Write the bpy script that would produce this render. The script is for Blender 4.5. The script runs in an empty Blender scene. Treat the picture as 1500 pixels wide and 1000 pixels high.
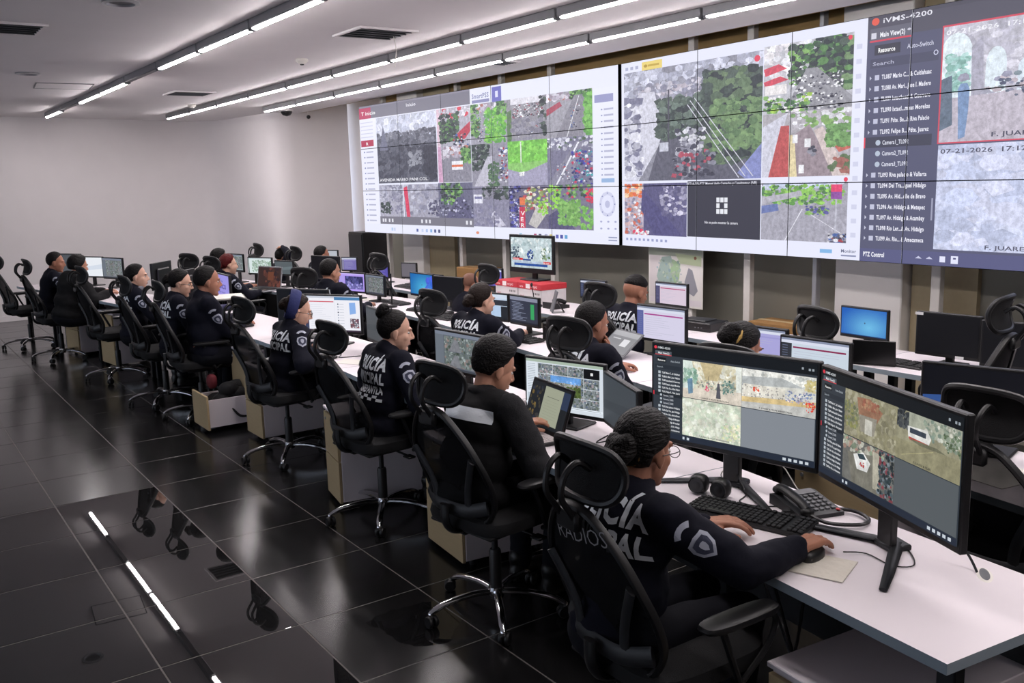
import bpy, bmesh, math, random
from mathutils import Vector as V, Matrix, noise, Quaternion
from mathutils.bvhtree import BVHTree
sc = bpy.context.scene
col = sc.collection
PI = math.pi
# ------------------------------------------------------------------ camera
CAM_H = 1.9
yaw, pit, rol = .6097, .17088, -.02674
F = V((math.sin(yaw)*math.cos(pit), math.cos(yaw)*math.cos(pit), -math.sin(pit)))
r0 = V((math.cos(yaw), -math.sin(yaw), 0)); u0 = r0.cross(F)
r1 = math.cos(rol)*r0 + math.sin(rol)*u0; u1 = -math.sin(rol)*r0 + math.cos(rol)*u0
cd = bpy.data.cameras.new('camera'); cam = bpy.data.objects.new('camera', cd); col.objects.link(cam)
cd.sensor_width = 36; cd.lens = 36*1350.3/1500; cd.clip_start = .05
m = Matrix((r1, u1, -F)).transposed().to_4x4(); m.translation = (0, 0, CAM_H); cam.matrix_world = m
sc.camera = cam
# ------------------------------------------------------------------ world, exposure
w = bpy.data.worlds.new('world'); sc.world = w; w.use_nodes = True
w.node_tree.nodes['Background'].inputs[0].default_value = (.55, .62, .75, 1)
w.node_tree.nodes['Background'].inputs[1].default_value = 3.6
sc.view_settings.view_transform = 'Standard'; sc.view_settings.look = 'None'
sc.view_settings.gamma = 1; sc.view_settings.exposure = 0; sc.view_settings.use_curve_mapping = False
sc.cycles.use_denoising = True; sc.cycles.use_adaptive_sampling = True; sc.cycles.adaptive_threshold = .02
sc.cycles.max_bounces = 7; sc.cycles.diffuse_bounces = 4; sc.cycles.glossy_bounces = 3; sc.cycles.transparent_max_bounces = 12
TUBE = 72.0      # strength of the fluorescent tubes (the room's lamps)
SCREEN = 1.0     # strength of screens
# ------------------------------------------------------------------ helpers
def lin(c):
    if isinstance(c, str): c = tuple(int(c[i:i+2], 16) for i in (0, 2, 4))
    return tuple((x/255/12.92 if x/255 <= .04045 else ((x/255+.055)/1.055)**2.4) for x in c[:3])
MATS = {}
def pm(name, c, rough=.5, metal=0, var=.08, scale=25, bump=0, bscale=180, spec=.5, coat=0, alpha=1, stretch=None, sheen=0):
    if name in MATS: return MATS[name]
    m = bpy.data.materials.new(name); m.use_nodes = True; MATS[name] = m
    N = m.node_tree.nodes; L = m.node_tree.links; b = N['Principled BSDF']
    c = lin(c)
    tc = N.new('ShaderNodeTexCoord'); nz = N.new('ShaderNodeTexNoise'); nz.inputs['Scale'].default_value = scale; nz.inputs['Detail'].default_value = 4
    src = tc.outputs['Object']
    if stretch:
        mp = N.new('ShaderNodeMapping'); mp.inputs['Scale'].default_value = stretch; L.new(src, mp.inputs[0]); src = mp.outputs[0]
    L.new(src, nz.inputs['Vector'])
    mx = N.new('ShaderNodeMix'); mx.data_type = 'RGBA'
    mx.inputs[6].default_value = tuple(x*(1-var) for x in c)+(1,); mx.inputs[7].default_value = tuple(min(1, x*(1+var)) for x in c)+(1,)
    L.new(nz.outputs[0], mx.inputs[0]); L.new(mx.outputs[2], b.inputs['Base Color'])
    b.inputs['Roughness'].default_value = rough; b.inputs['Metallic'].default_value = metal
    b.inputs['Specular IOR Level'].default_value = spec; b.inputs['Coat Weight'].default_value = coat
    b.inputs['Alpha'].default_value = alpha; b.inputs['Sheen Weight'].default_value = sheen
    if bump:
        n2 = N.new('ShaderNodeTexNoise'); n2.inputs['Scale'].default_value = bscale; n2.inputs['Detail'].default_value = 3
        L.new(src, n2.inputs['Vector'])
        bp = N.new('ShaderNodeBump'); bp.inputs['Strength'].default_value = bump; bp.inputs['Distance'].default_value = .01
        L.new(n2.outputs[0], bp.inputs['Height']); L.new(bp.outputs[0], b.inputs['Normal'])
    return m
def emat(name, c, s):
    m = bpy.data.materials.new(name); m.use_nodes = True; N = m.node_tree.nodes; b = N['Principled BSDF']
    b.inputs['Base Color'].default_value = (.8, .8, .8, 1); b.inputs['Emission Color'].default_value = lin(c)+(1,); b.inputs['Emission Strength'].default_value = s
    MATS[name] = m; return m
def smat():
    m = bpy.data.materials.new('lit_screen'); m.use_nodes = True; N = m.node_tree.nodes; L = m.node_tree.links; b = N['Principled BSDF']
    a = N.new('ShaderNodeAttribute'); a.attribute_name = 'Col'
    nz = N.new('ShaderNodeTexNoise'); nz.inputs['Scale'].default_value = 26; nz.inputs['Detail'].default_value = 8; nz.inputs['Roughness'].default_value = .75
    tc = N.new('ShaderNodeTexCoord'); L.new(tc.outputs['Object'], nz.inputs['Vector'])
    mr = N.new('ShaderNodeMapRange'); mr.inputs[1].default_value = .3; mr.inputs[2].default_value = .7; mr.inputs[3].default_value = .62; mr.inputs[4].default_value = 1.34; L.new(nz.outputs[0], mr.inputs[0])
    mu = N.new('ShaderNodeMix'); mu.data_type = 'RGBA'; mu.blend_type = 'MULTIPLY'; L.new(a.outputs['Alpha'], mu.inputs[0])
    L.new(a.outputs['Color'], mu.inputs[6]); L.new(mr.outputs[0], mu.inputs[7])
    b.inputs['Base Color'].default_value = (.008, .008, .01, 1); b.inputs['Roughness'].default_value = .45; b.inputs['Specular IOR Level'].default_value = .12
    L.new(mu.outputs[2], b.inputs['Emission Color']); b.inputs['Emission Strength'].default_value = SCREEN
    m.cycles.emission_sampling = 'NONE'
    return m
SCR = smat()
def rotm(ax, deg): return Matrix.Rotation(math.radians(deg), 3, ax)
class MB:
    def __init__(s): s.v = []; s.f = []
    def add(s, vs, fs, T=None):
        k = len(s.v)
        for p in vs: s.v.append(tuple(T @ V(p)) if T is not None else tuple(p))
        for f in fs: s.f.append(tuple(i+k for i in f))
        return s
    def box(s, c, d, R=None, b=0):
        a = [x/2 for x in d]; c = V(c); T = (Matrix.Translation(c) @ R.to_4x4()) if R is not None else Matrix.Translation(c)
        if b <= 0:
            vs = [(x*a[0], y*a[1], z*a[2]) for x in (-1, 1) for y in (-1, 1) for z in (-1, 1)]
            return s.add(vs, [(0, 1, 3, 2), (4, 6, 7, 5), (0, 4, 5, 1), (2, 3, 7, 6), (0, 2, 6, 4), (1, 5, 7, 3)], T)
        b = min(b, min(a)*.9); vs = []; ix = {}
        for sx in (-1, 1):
            for sy in (-1, 1):
                for sz in (-1, 1):
                    S = (sx, sy, sz)
                    for k in range(3):
                        ix[(S, k)] = len(vs)
                        vs.append(tuple(S[j]*(a[j] if j == k else a[j]-b) for j in range(3)))
        fs = []
        for k in range(3):
            i, j = (k+1) % 3, (k+2) % 3
            for q in (-1, 1):
                lp = []
                for (e, g) in ((-1, -1), (1, -1), (1, 1), (-1, 1)):
                    S = [0, 0, 0]; S[k] = q; S[i] = e; S[j] = g; lp.append(ix[(tuple(S), k)])
                fs.append(tuple(lp))
        for k in range(3):
            i, j = (k+1) % 3, (k+2) % 3
            for e in (-1, 1):
                for g in (-1, 1):
                    A = [0, 0, 0]; B = [0, 0, 0]; A[k] = -1; B[k] = 1; A[i] = B[i] = e; A[j] = B[j] = g; A = tuple(A); B = tuple(B)
                    fs.append((ix[(A, i)], ix[(B, i)], ix[(B, j)], ix[(A, j)]))
        for sx in (-1, 1):
            for sy in (-1, 1):
                for sz in (-1, 1):
                    fs.append(tuple(ix[((sx, sy, sz), k)] for k in range(3)))
        return s.add(vs, fs, T)
    def tube(s, pts, r, n=8, closed=False, flat=1.0, up=None):
        P = [V(p) for p in pts]; N = len(P); rs = r if isinstance(r, (list, tuple)) else [r]*N
        vs = []; prev = None
        for i in range(N):
            if closed: t = P[(i+1) % N]-P[i-1]
            else: t = P[min(i+1, N-1)]-P[max(i-1, 0)]
            t = t.normalized() if t.length > 1e-9 else V((0, 0, 1))
            if up is not None: a = V(up)
            elif prev is not None: a = prev
            else: a = V((0, 0, 1)) if abs(t.z) < .9 else V((1, 0, 0))
            a = a-t*a.dot(t)
            if a.length < 1e-6: a = t.orthogonal()
            a.normalize(); prev = a; b = t.cross(a)
            for k in range(n):
                q = 2*PI*k/n; vs.append(P[i]+a*(math.cos(q)*rs[i]*flat)+b*(math.sin(q)*rs[i]))
        fs = []
        for i in range(N if closed else N-1):
            j = (i+1) % N
            for k in range(n): fs.append((i*n+k, i*n+(k+1) % n, j*n+(k+1) % n, j*n+k))
        if not closed: fs.append(tuple(range(n))); fs.append(tuple((N-1)*n+k for k in range(n)))
        return s.add(vs, fs)
    def lathe(s, prof, n=20, T=None):
        vs = []; fs = []
        for (r, z) in prof:
            for k in range(n): q = 2*PI*k/n; vs.append((r*math.cos(q), r*math.sin(q), z))
        for i in range(len(prof)-1):
            for k in range(n): fs.append((i*n+k, i*n+(k+1) % n, (i+1)*n+(k+1) % n, (i+1)*n+k))
        fs.append(tuple(range(n))); fs.append(tuple((len(prof)-1)*n+k for k in range(n)))
        return s.add(vs, fs, T)
    def ell(s, c, rad, n=16, m=10, R=None, e=1.0):
        def pw(x): return math.copysign(abs(x)**e, x)
        c = V(c); vs = []; fs = []
        for i in range(m+1):
            th = -PI/2+PI*i/m
            th = max(-PI/2+.02, min(PI/2-.02, th))
            for k in range(n):
                ph = 2*PI*k/n; p = V((rad[0]*pw(math.cos(th))*pw(math.cos(ph)), rad[1]*pw(math.cos(th))*pw(math.sin(ph)), rad[2]*pw(math.sin(th))))
                vs.append(c+(R @ p if R is not None else p))
        for i in range(m):
            for k in range(n): fs.append((i*n+k, i*n+(k+1) % n, (i+1)*n+(k+1) % n, (i+1)*n+k))
        fs.append(tuple(range(n))); fs.append(tuple(m*n+k for k in range(n)))
        return s.add(vs, fs)
    def cap(s, p, q, ra, rb, n=12):
        p = V(p); q = V(q); d = q-p; L = d.length
        if L < 1e-6: return s.ell(p, (ra,)*3, n, 8)
        R = V((0, 0, 1)).rotation_difference(d).to_matrix().to_4x4()
        pr = [(max(.001, ra*math.sin(a)), -ra*math.cos(a)) for a in (.12, .6, 1.1, PI/2)]+[(max(.001, rb*math.sin(a)), L-rb*math.cos(a)) for a in (PI/2, 2.04, 2.54, 3.02)]
        return s.lathe(pr, n, Matrix.Translation(p) @ R)
    def prism(s, poly, z0, z1, T=None):
        n = len(poly)
        return s.add([(x, y, z0) for x, y in poly]+[(x, y, z1) for x, y in poly], [tuple(range(n)), tuple(range(n, 2*n))]+[(i, (i+1) % n, (i+1) % n+n, i+n) for i in range(n)], T)
    def mesh(s, name, mat, smooth=True, ang=.7):
        me = bpy.data.meshes.new(name); me.from_pydata([tuple(p) for p in s.v], [], s.f)
        b = bmesh.new(); b.from_mesh(me); bmesh.ops.recalc_face_normals(b, faces=b.faces); b.to_mesh(me); b.free()
        if smooth: me.shade_smooth(); me.set_sharp_from_angle(angle=ang)
        if mat is not None: me.materials.append(mat)
        return me
    def build(s, name, mat, parent=None, smooth=True, loc=None, rz=0, ang=.7):
        return ob(name, s.mesh(name, mat, smooth, ang), parent, loc, rz)
def ob(name, me, parent=None, loc=None, rz=0):
    o = bpy.data.objects.new(name, me); col.objects.link(o)
    if parent is not None: o.parent = parent
    if loc is not None: o.location = loc
    if rz: o.rotation_euler = (0, 0, rz)
    return o
def thing(name, label, cat, loc=(0, 0, 0), rz=0, group=None, scale=1):
    o = ob(name, None, None, loc, rz); o.scale = (scale,)*3; return tag(o, label, cat, group)
def tag(o, label, cat=None, group=None):
    o['label'] = label
    if cat: o['category'] = cat
    if group: o['group'] = group
    return o
def struct(o): o['kind'] = 'structure'; return o
def copy_tree(o, parent=None):
    c = o.copy(); col.objects.link(c); c.parent = parent
    for ch in o.children: copy_tree(ch, c)
    return c
# ------------------------------------------------------------------ text as flat triangles
TX = {}
def text_tris(s, bold=0.0):
    k = (s, bold)
    if k not in TX:
        cu = bpy.data.curves.new('t', 'FONT'); cu.body = s; cu.resolution_u = 2; cu.offset = bold; cu.size = 1; cu.space_character = 1.0+bold*3
        o = bpy.data.objects.new('t', cu); me = o.to_mesh(); me.calc_loop_triangles()
        vs = [(v.co.x, v.co.y) for v in me.vertices]
        tr = [tuple(vs[i] for i in t.vertices) for t in me.loop_triangles]
        o.to_mesh_clear(); bpy.data.objects.remove(o); bpy.data.curves.remove(cu)
        xs = [p[0] for t in tr for p in t] or [0, 1]
        TX[k] = (tr, min(xs), max(xs))
    return TX[k]
def clip(poly, x0, y0, x1, y1):
    for ax, lim, sg in ((0, x0, 1), (0, x1, -1), (1, y0, 1), (1, y1, -1)):
        out = []; n = len(poly)
        for i in range(n):
            a = poly[i]; b = poly[(i+1) % n]; da = sg*(a[ax]-lim); db = sg*(b[ax]-lim)
            if da >= 0: out.append(a)
            if (da >= 0) != (db >= 0):
                t = da/(da-db); out.append((a[0]+(b[0]-a[0])*t, a[1]+(b[1]-a[1])*t))
        poly = out
        if len(poly) < 3: return None
    return poly
class Paint:
    """flat picture of coloured convex pieces; x to the right, y downwards"""
    def __init__(s, w, h, bg='000000', seed=0): s.w = w; s.h = h; s.p = []; s.win = (0, 0, w, h); s.rd = random.Random(seed); s.fine = 1.6; s.tex = 0.0; s.k = 0; s.hold = False; s.rect(0, 0, w, h, bg)
    def poly(s, pts, c):
        q = pts; x0, y0, x1, y1 = s.win; xs = [p[0] for p in q]; ys = [p[1] for p in q]
        if min(xs) < x0 or max(xs) > x1 or min(ys) < y0 or max(ys) > y1: q = clip(list(pts), *s.win)
        if not s.hold: s.k += 1
        if q: s.p.append((q, (lin(c) if not isinstance(c, tuple) or max(c) > 1.01 else c)+(s.tex,), s.k))
    def rect(s, x0, y0, x1, y1, c): s.poly([(x0, y0), (x1, y0), (x1, y1), (x0, y1)], c)
    def disc(s, x, y, r, c, ry=None, n=12): ry = ry or r; s.poly([(x+r*math.cos(2*PI*k/n), y+ry*math.sin(2*PI*k/n)) for k in range(n)], c)
    def text(s, t, x, y, size, c, bold=.015, wid=None, slant=0):
        tr, a, b = text_tris(t, bold); k = size if wid is None else wid/max(.01, b-a)
        c = lin(c); s.k += 1; s.hold = True
        for q in tr: s.poly([(x+(p[0]-a)*k+slant*p[1]*size, y-p[1]*size) for p in q], c)
        s.hold = False
    def blobs(s, n, box, r, cols, asp=1.0):
        for _ in range(n):
            x = s.rd.uniform(box[0], box[2]); y = s.rd.uniform(box[1], box[3]); q = r*s.rd.uniform(.5, 1.3); a = s.rd.uniform(0, 6)
            k = s.rd.randint(4, 7); c = lin(s.rd.choice(cols)); f = s.rd.uniform(.85, 1.18); c = tuple(min(1, v*f) for v in c)
            s.poly([(x+q*math.cos(a+2*PI*i/k)*s.rd.uniform(.9, 1.1), y+q*asp*math.sin(a+2*PI*i/k)) for i in range(k)], c)
    def window(s, x0, y0, x1, y1): s.win = (x0, y0, x1, y1)
    def full(s): s.win = (0, 0, s.w, s.h)
    def feed(s, x0, y0, x1, y1, bg, ops, scale=1.0):
        """a camera picture: ops in unit coordinates of the rectangle"""
        s.tex = 1.0; s.window(x0, y0, x1, y1); w = x1-x0; h = y1-y0; s.rect(x0, y0, x1, y1, bg)
        m = lambda p: (x0+p[0]*w, y0+p[1]*h)
        for o in ops:
            if o[0] == 'p': s.poly([m(p) for p in o[1]], o[2])
            elif o[0] == 'r': a = m(o[1][:2]); b = m(o[1][2:]); s.rect(a[0], a[1], b[0], b[1], o[2])
            elif o[0] == 'b': a = m(o[2][:2]); b = m(o[2][2:]); s.blobs(int(o[1]*s.fine*s.fine*.8), (a[0], a[1], b[0], b[1]), o[3]*h/s.fine, o[4], o[5] if len(o) > 5 else 1.0)
            elif o[0] == 't': a = m(o[1]); s.text(o[2], a[0], a[1], o[3]*h, o[4])
            elif o[0] == 'l':
                a = V(m(o[1])).to_2d() if False else m(o[1]); b = m(o[2]); dx, dy = b[0]-a[0], b[1]-a[1]; q = math.hypot(dx, dy) or 1; k = o[3]*h/2
                nx, ny = -dy/q*k, dx/q*k; s.poly([(a[0]+nx, a[1]+ny), (b[0]+nx, b[1]+ny), (b[0]-nx, b[1]-ny), (a[0]-nx, a[1]-ny)], o[4])
        s.full(); s.tex = 0.0
    def mesh(s, sx, sy, win=None, x=0.0, step=3e-6, haze=None):
        """mesh in the local yz plane facing +x; picture unit = sx (y), sy (z); win cuts a panel out"""
        win = win or (0, 0, s.w, s.h); cx = (win[0]+win[2])/2; cy = (win[1]+win[3])/2
        vs = []; fs = []; cs = []
        ki = -1; last = None; whole = win == (0, 0, s.w, s.h)
        for q, c, kk in s.p:
            if not whole:
                xs = [p[0] for p in q]; ys = [p[1] for p in q]
                if max(xs) <= win[0] or min(xs) >= win[2] or max(ys) <= win[1] or min(ys) >= win[3]: continue
                if min(xs) < win[0] or max(xs) > win[2] or min(ys) < win[1] or max(ys) > win[3]: q = clip(q, *win)
                if not q: continue
            if kk != last: ki += 1; last = kk
            k = len(vs); d = x+ki*step
            vs += [(d, (a-cx)*sx, -(b-cy)*sy) for a, b in q]
            ar = sum(q[j][0]*q[(j+1) % len(q)][1]-q[(j+1) % len(q)][0]*q[j][1] for j in range(len(q)))
            ids = list(range(k, k+len(q))); fs.append(ids if ar < 0 else ids[::-1]); cs += [c if haze is None else tuple(c[j]*(1-haze[3])+haze[j]*haze[3] for j in range(3))+(c[3],)]*len(q)
        me = bpy.data.meshes.new('screen'); me.from_pydata(vs, [], fs)
        at = me.color_attributes.new('Col', 'FLOAT_COLOR', 'CORNER')
        fl = []
        for c in cs: fl += [c[0], c[1], c[2], c[3]]
        at.data.foreach_set('color', fl); me.materials.append(SCR)
        return me
# ------------------------------------------------------------------ materials
WHITE = pm('white_paint', (234, 229, 229), .75, var=.03, scale=4)
CEILM = pm('ceiling_paint', (232, 227, 228), .8, var=.03, scale=3)
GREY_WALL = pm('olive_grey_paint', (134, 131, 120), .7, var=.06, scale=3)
COLW = pm('column_white', (232, 228, 224), .7, var=.04, scale=5)
BROWN = pm('recess_brown', (150, 122, 76), .8, var=.2, scale=4)
BLACKP = pm('black_plastic', (16, 16, 18), .42, var=.15, scale=40)
DARKP = pm('charcoal_plastic', (30, 31, 34), .5, var=.12, scale=40)
GREYP = pm('grey_plastic', (96, 98, 102), .5, var=.08)
SILVER = pm('silver_plastic', (170, 172, 176), .35, metal=.6, var=.05)
CHROME = pm('chrome', (215, 215, 218), .12, metal=1, var=.03)
DMETAL = pm('dark_metal', (46, 47, 50), .4, metal=.7, var=.1)
LAMI = pm('white_laminate', (226, 218, 222), .45, var=.025, scale=6, spec=.4)
EDGE = pm('blue_grey_edge', (150, 163, 172), .5, var=.05)
BEIGE = pm('beige_board', (186, 164, 126), .6, var=.1, scale=8, stretch=(1, 1, 12))
CARD = pm('cardboard', (150, 112, 66), .8, var=.12)
PAPER = pm('paper', (228, 224, 216), .8, var=.03)
KEYM = pm('key_black', (24, 24, 26), .45, var=.2, scale=300)
def floor_mat():
    m = bpy.data.materials.new('polished_black_tile'); m.use_nodes = True; N = m.node_tree.nodes; L = m.node_tree.links; b = N['Principled BSDF']
    g = N.new('ShaderNodeNewGeometry'); sp = N.new('ShaderNodeSeparateXYZ'); L.new(g.outputs['Position'], sp.inputs[0])
    nz = N.new('ShaderNodeTexNoise'); nz.inputs['Scale'].default_value = 3.2; nz.inputs['Detail'].default_value = 3; L.new(g.outputs['Position'], nz.inputs['Vector'])
    def M(op, a, bb):
        n = N.new('ShaderNodeMath'); n.operation = op
        for i, v in enumerate((a, bb)):
            if v is None: continue
            if isinstance(v, (int, float)): n.inputs[i].default_value = v
            else: L.new(v, n.inputs[i])
        return n.outputs[0]
    # freshly mopped, still wet field of tiles near the camera
    wet = M('MULTIPLY', M('LESS_THAN', sp.outputs[0], 1.384), M('LESS_THAN', sp.outputs[1], 6.105))
    # a small puddle by the second chair
    dx = M('SUBTRACT', sp.outputs[0], 1.80); dy = M('SUBTRACT', sp.outputs[1], 3.36)
    dd = M('ADD', M('MULTIPLY', M('MULTIPLY', dx, dx), 14.0), M('MULTIPLY', M('MULTIPLY', dy, dy), 11.0))
    pud = M('LESS_THAN', M('ADD', dd, M('MULTIPLY', nz.outputs[0], 1.5)), 1.2)
    wet = M('MAXIMUM', wet, pud)
    n2 = N.new('ShaderNodeTexNoise'); n2.inputs['Scale'].default_value = 1.1; L.new(g.outputs['Position'], n2.inputs['Vector'])
    mr = N.new('ShaderNodeMapRange'); mr.inputs[3].default_value = .13; mr.inputs[4].default_value = .27; L.new(n2.outputs[0], mr.inputs[0])
    mx = N.new('ShaderNodeMix'); L.new(wet, mx.inputs[0]); L.new(mr.outputs[0], mx.inputs[2]); mx.inputs[3].default_value = .015
    
    L.new(mx.outputs[0], b.inputs['Roughness'])
    ms = N.new('ShaderNodeMix'); L.new(wet, ms.inputs[0]); ms.inputs[2].default_value = .42; ms.inputs[3].default_value = .8; L.new(ms.outputs[0], b.inputs['Specular IOR Level'])
    cr = N.new('ShaderNodeMix'); cr.data_type = 'RGBA'; cr.inputs[6].default_value = (.006, .006, .0065, 1); cr.inputs[7].default_value = (.016, .0155, .0155, 1)
    n3 = N.new('ShaderNodeTexNoise'); n3.inputs['Scale'].default_value = 9; n3.inputs['Detail'].default_value = 6; L.new(g.outputs['Position'], n3.inputs['Vector'])
    L.new(n3.outputs[0], cr.inputs[0]); L.new(cr.outputs[2], b.inputs['Base Color'])
    bp = N.new('ShaderNodeBump'); bp.inputs['Distance'].default_value = .002
    n4 = N.new('ShaderNodeTexNoise'); n4.inputs['Scale'].default_value = 5; L.new(g.outputs['Position'], n4.inputs['Vector'])
    mb = N.new('ShaderNodeMix'); L.new(wet, mb.inputs[0]); mb.inputs[2].default_value = .14; mb.inputs[3].default_value = .03; L.new(mb.outputs[0], bp.inputs['Strength'])
    L.new(n4.outputs[0], bp.inputs['Height']); L.new(bp.outputs[0], b.inputs['Normal'])
    return m
TILE = floor_mat()
GROUT = pm('grey_grout', (104, 100, 97), .7, var=.15)
# ------------------------------------------------------------------ floor
TX0, TY0, TPX, TPY = 1.384, 6.109, .5965, .6080
fl = struct(MB().box((1.4, 5.8, -.0565), (12, 21.6, .11)).build('floor', GROUT, smooth=False))
tile_me = MB().box((0, 0, -.0035), (TPX-.007, TPY-.007, .007), b=.0012).mesh('tile', TILE, False)
rest = MB()
for i in range(-10, 10):
    for j in range(-19, 18):
        cx = TX0+(i+.5)*TPX; cy = TY0+(j+.5)*TPY
        if cx < -4.4 or cx > 6.8: continue
        if -4 <= i <= 4 and -8 <= j <= 16 and cy < 16.2:
            o = ob('tile', tile_me, fl, (cx, cy, 0))
        elif cy < 16.2:
            rest.box((cx, cy, -.0035), (TPX-.004, TPY-.004, .007))
ro = rest.build('tile_field', TILE, fl, smooth=False); ro['kind'] = 'stuff'
# ------------------------------------------------------------------ walls
def wallpath(name, pts, z0, z1, th, mat, smooth=True):
    """a wall that follows a plan path; thickness to the left of the path"""
    mb = MB(); n = len(pts); off = []
    for i in range(n):
        a = V(pts[max(i-1, 0)]); b = V(pts[min(i+1, n-1)]); d = (b-a).normalized(); off.append((pts[i][0]-d.y*th, pts[i][1]+d.x*th))
    vs = [(x, y, z) for z in (z0, z1) for x, y in list(pts)+off]; k = 2*n; fs = []
    for i in range(n-1):
        fs += [(i, i+1, k+i+1, k+i), (n+i, k+n+i, k+n+i+1, n+i+1), (k+i, k+i+1, k+n+i+1, k+n+i), (i, n+i, n+i+1, i+1)]
    fs += [(0, k, k+n, n), (n-1, 2*n-1, k+2*n-1, k+n-1)]
    mb.add(vs, fs); o = mb.build(name, mat, smooth=smooth, ang=.9); return struct(o)
far = [(-4.6, 15.6), (1.9, 15.92), (3.4, 16.15), (4.6, 16.3), (5.0, 16.3), (5.17, 16.2), (5.26, 15.95), (5.33, 15.2), (5.40, 14.6), (5.46, 14.32), (5.58, 14.2), (5.8, 14.2), (6.8, 14.3)]
wallpath('wall_far', far, -.01, 3.3, .15, WHITE)
# skirting along the visible foot of the far wall
wallpath('baseboard_far', [(x, y-.012) for x, y in far[:7]], 0, .08, .012, WHITE)
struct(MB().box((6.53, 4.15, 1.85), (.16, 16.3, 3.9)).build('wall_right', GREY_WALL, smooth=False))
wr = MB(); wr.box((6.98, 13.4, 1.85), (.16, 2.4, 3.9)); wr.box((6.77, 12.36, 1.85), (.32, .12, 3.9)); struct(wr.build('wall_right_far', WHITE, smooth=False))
wl = MB(); wl.box((-4.55, 5.8, .45), (.15, 20.6, .92)); wl.box((-4.55, 5.8, 2.98), (.15, 20.6, .56))
for yy0, yy1 in ((-4.5, 1.0), (3.4, 3.8), (6.2, 6.6), (9.0, 9.4), (11.8, 12.2), (14.6, 16.1)): wl.box((-4.55, (yy0+yy1)/2, 1.8), (.15, yy1-yy0, 1.8))
struct(wl.build('wall_left', WHITE, smooth=False))
PANE = bpy.data.materials.new('window_pane'); PANE.use_nodes = True
_n = PANE.node_tree.nodes; _n.remove(_n['Principled BSDF']); _t = _n.new('ShaderNodeBsdfTransparent'); _g = _n.new('ShaderNodeBsdfGlossy'); _m = _n.new('ShaderNodeMixShader'); _f = _n.new('ShaderNodeFresnel')
PANE.node_tree.links.new(_f.outputs[0], _m.inputs[0]); PANE.node_tree.links.new(_t.outputs[0], _m.inputs[1]); PANE.node_tree.links.new(_g.outputs[0], _m.inputs[2]); PANE.node_tree.links.new(_m.outputs[0], _n['Material Output'].inputs[0]); _g.inputs['Roughness'].default_value = .02
for k, (yy0, yy1) in enumerate(((1.0, 3.4), (3.8, 6.2), (6.6, 9.0), (9.4, 11.8), (12.2, 14.6))):
    fr = MB()
    for zz in (.93, 2.67): fr.box((-4.55, (yy0+yy1)/2, zz), (.06, yy1-yy0, .05))
    for yq in (yy0+.025, (yy0+yy1)/2, yy1-.025): fr.box((-4.55, yq, 1.8), (.06, .05, 1.7))
    wo = struct(fr.build('window_%d' % (k+1), GREYP, smooth=False)); MB().box((-4.55, (yy0+yy1)/2, 1.8), (.006, yy1-yy0-.02, 1.72)).build('pane', PANE, wo, False)
struct(MB().box((1.2, -4.1, 1.8), (11.8, .15, 3.8)).build('wall_back', WHITE, smooth=False))
# white column fronts on the right wall
def column(n, y0, y1):
    c = struct(MB().box((6.47, (y0+y1)/2, 1.7), (.34, y1-y0, 3.4), b=.008).build('trim_%d' % n, COLW, smooth=False)); return c
column(1, 3.93, 4.51); column(2, 11.1, 11.66)
struct(MB().box((6.50, 3.66, 1.7), (.2, .5, 3.4)).build('trim_3', pm('cream_paint', (170, 156, 126), .7), smooth=False))
struct(MB().box((6.50, 10.76, 1.7), (.2, .66, 3.4)).build('trim_4', pm('cream_paint', (170, 156, 126), .7), smooth=False))
# ceiling with the open recess above the video wall
ce = struct(MB().box((.69, 6.0, 3.13), (10.48, 20.9, .12)).build('ceiling', CEILM, smooth=False))
struct(MB().box((6.5, 6.0, 3.72), (1.2, 20.9, .1)).build('ceiling_recess', BROWN, smooth=False))
struct(MB().box((6.44, 4.15, 3.35), (.02, 16.3, .7)).build('trim_5', BROWN, smooth=False))
struct(MB().box((5.94, 6.0, 3.42), (.02, 20.9, .7)).build('trim_6', BROWN, smooth=False))
# ------------------------------------------------------------------ fluorescent strips: one batten fixture per tube
TUBEM = emat('lit_tube', (255, 247, 248), TUBE)
FIXM = pm('fixture_grey', (122, 122, 126), .45, metal=.3, var=.06)
def fixture(x, y0, y1, label, lit=True):
    L = y1-y0; t = thing('ceiling_light', label, 'light', (x, (y0+y1)/2, 3.07), group='fluorescent battens under the ceiling')
    MB().box((0, 0, -.032), (.06, L-.01, .064), b=.006).build('housing', FIXM, t)
    for s in (-1, 1): MB().box((0, s*(L/2-.02), -.068), (.05, .028, .02), b=.005).build('lamp_holder', GREYP, t)
    if lit:
        MB().prism([(-.021, -.0645), (.021, -.0645), (.020, -.069), (.012, -.076), (-.012, -.076), (-.020, -.069)], -L/2+.034, L/2-.034, Matrix.Rotation(PI/2, 4, 'X')).build('lamp_strip', TUBEM, t, False)
ORD = ['first', 'second', 'third', 'fourth', 'fifth', 'sixth', 'seventh', 'eighth', 'ninth', 'tenth', 'eleventh', 'twelfth', 'thirteenth', 'fourteenth', 'fifteenth', 'sixteenth', 'seventeenth']
rows = (('aisle-side light row', 2.42, 15.1, [0, 2, 3, 5, 6, 7, 8, 9, 10, 11, 12, 13], [1, 4]),
        ('middle light row', 4.10, 15.0, [0, 1, 2, 3, 4, 5, 6, 7, 8, 9, 10, 11, 12], []),
        ('light row beside the video wall', 5.02, 13.3, [0, 1, 2, 3, 4, 5, 6, 7, 8, 9, 10], []))
for nm, x, ye, lit, off in rows:
    for k in sorted(lit+off):
        y1 = ye-k*1.225
        if k in off: fixture(x, y1-1.215, y1, 'unlit grey batten in the gap of the %s, %s from the far wall' % (nm, ORD[k]), False)
        else: fixture(x, y1-1.215, y1, 'lit fluorescent batten in the %s, %s from the far wall' % (nm, ORD[k]))
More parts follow.
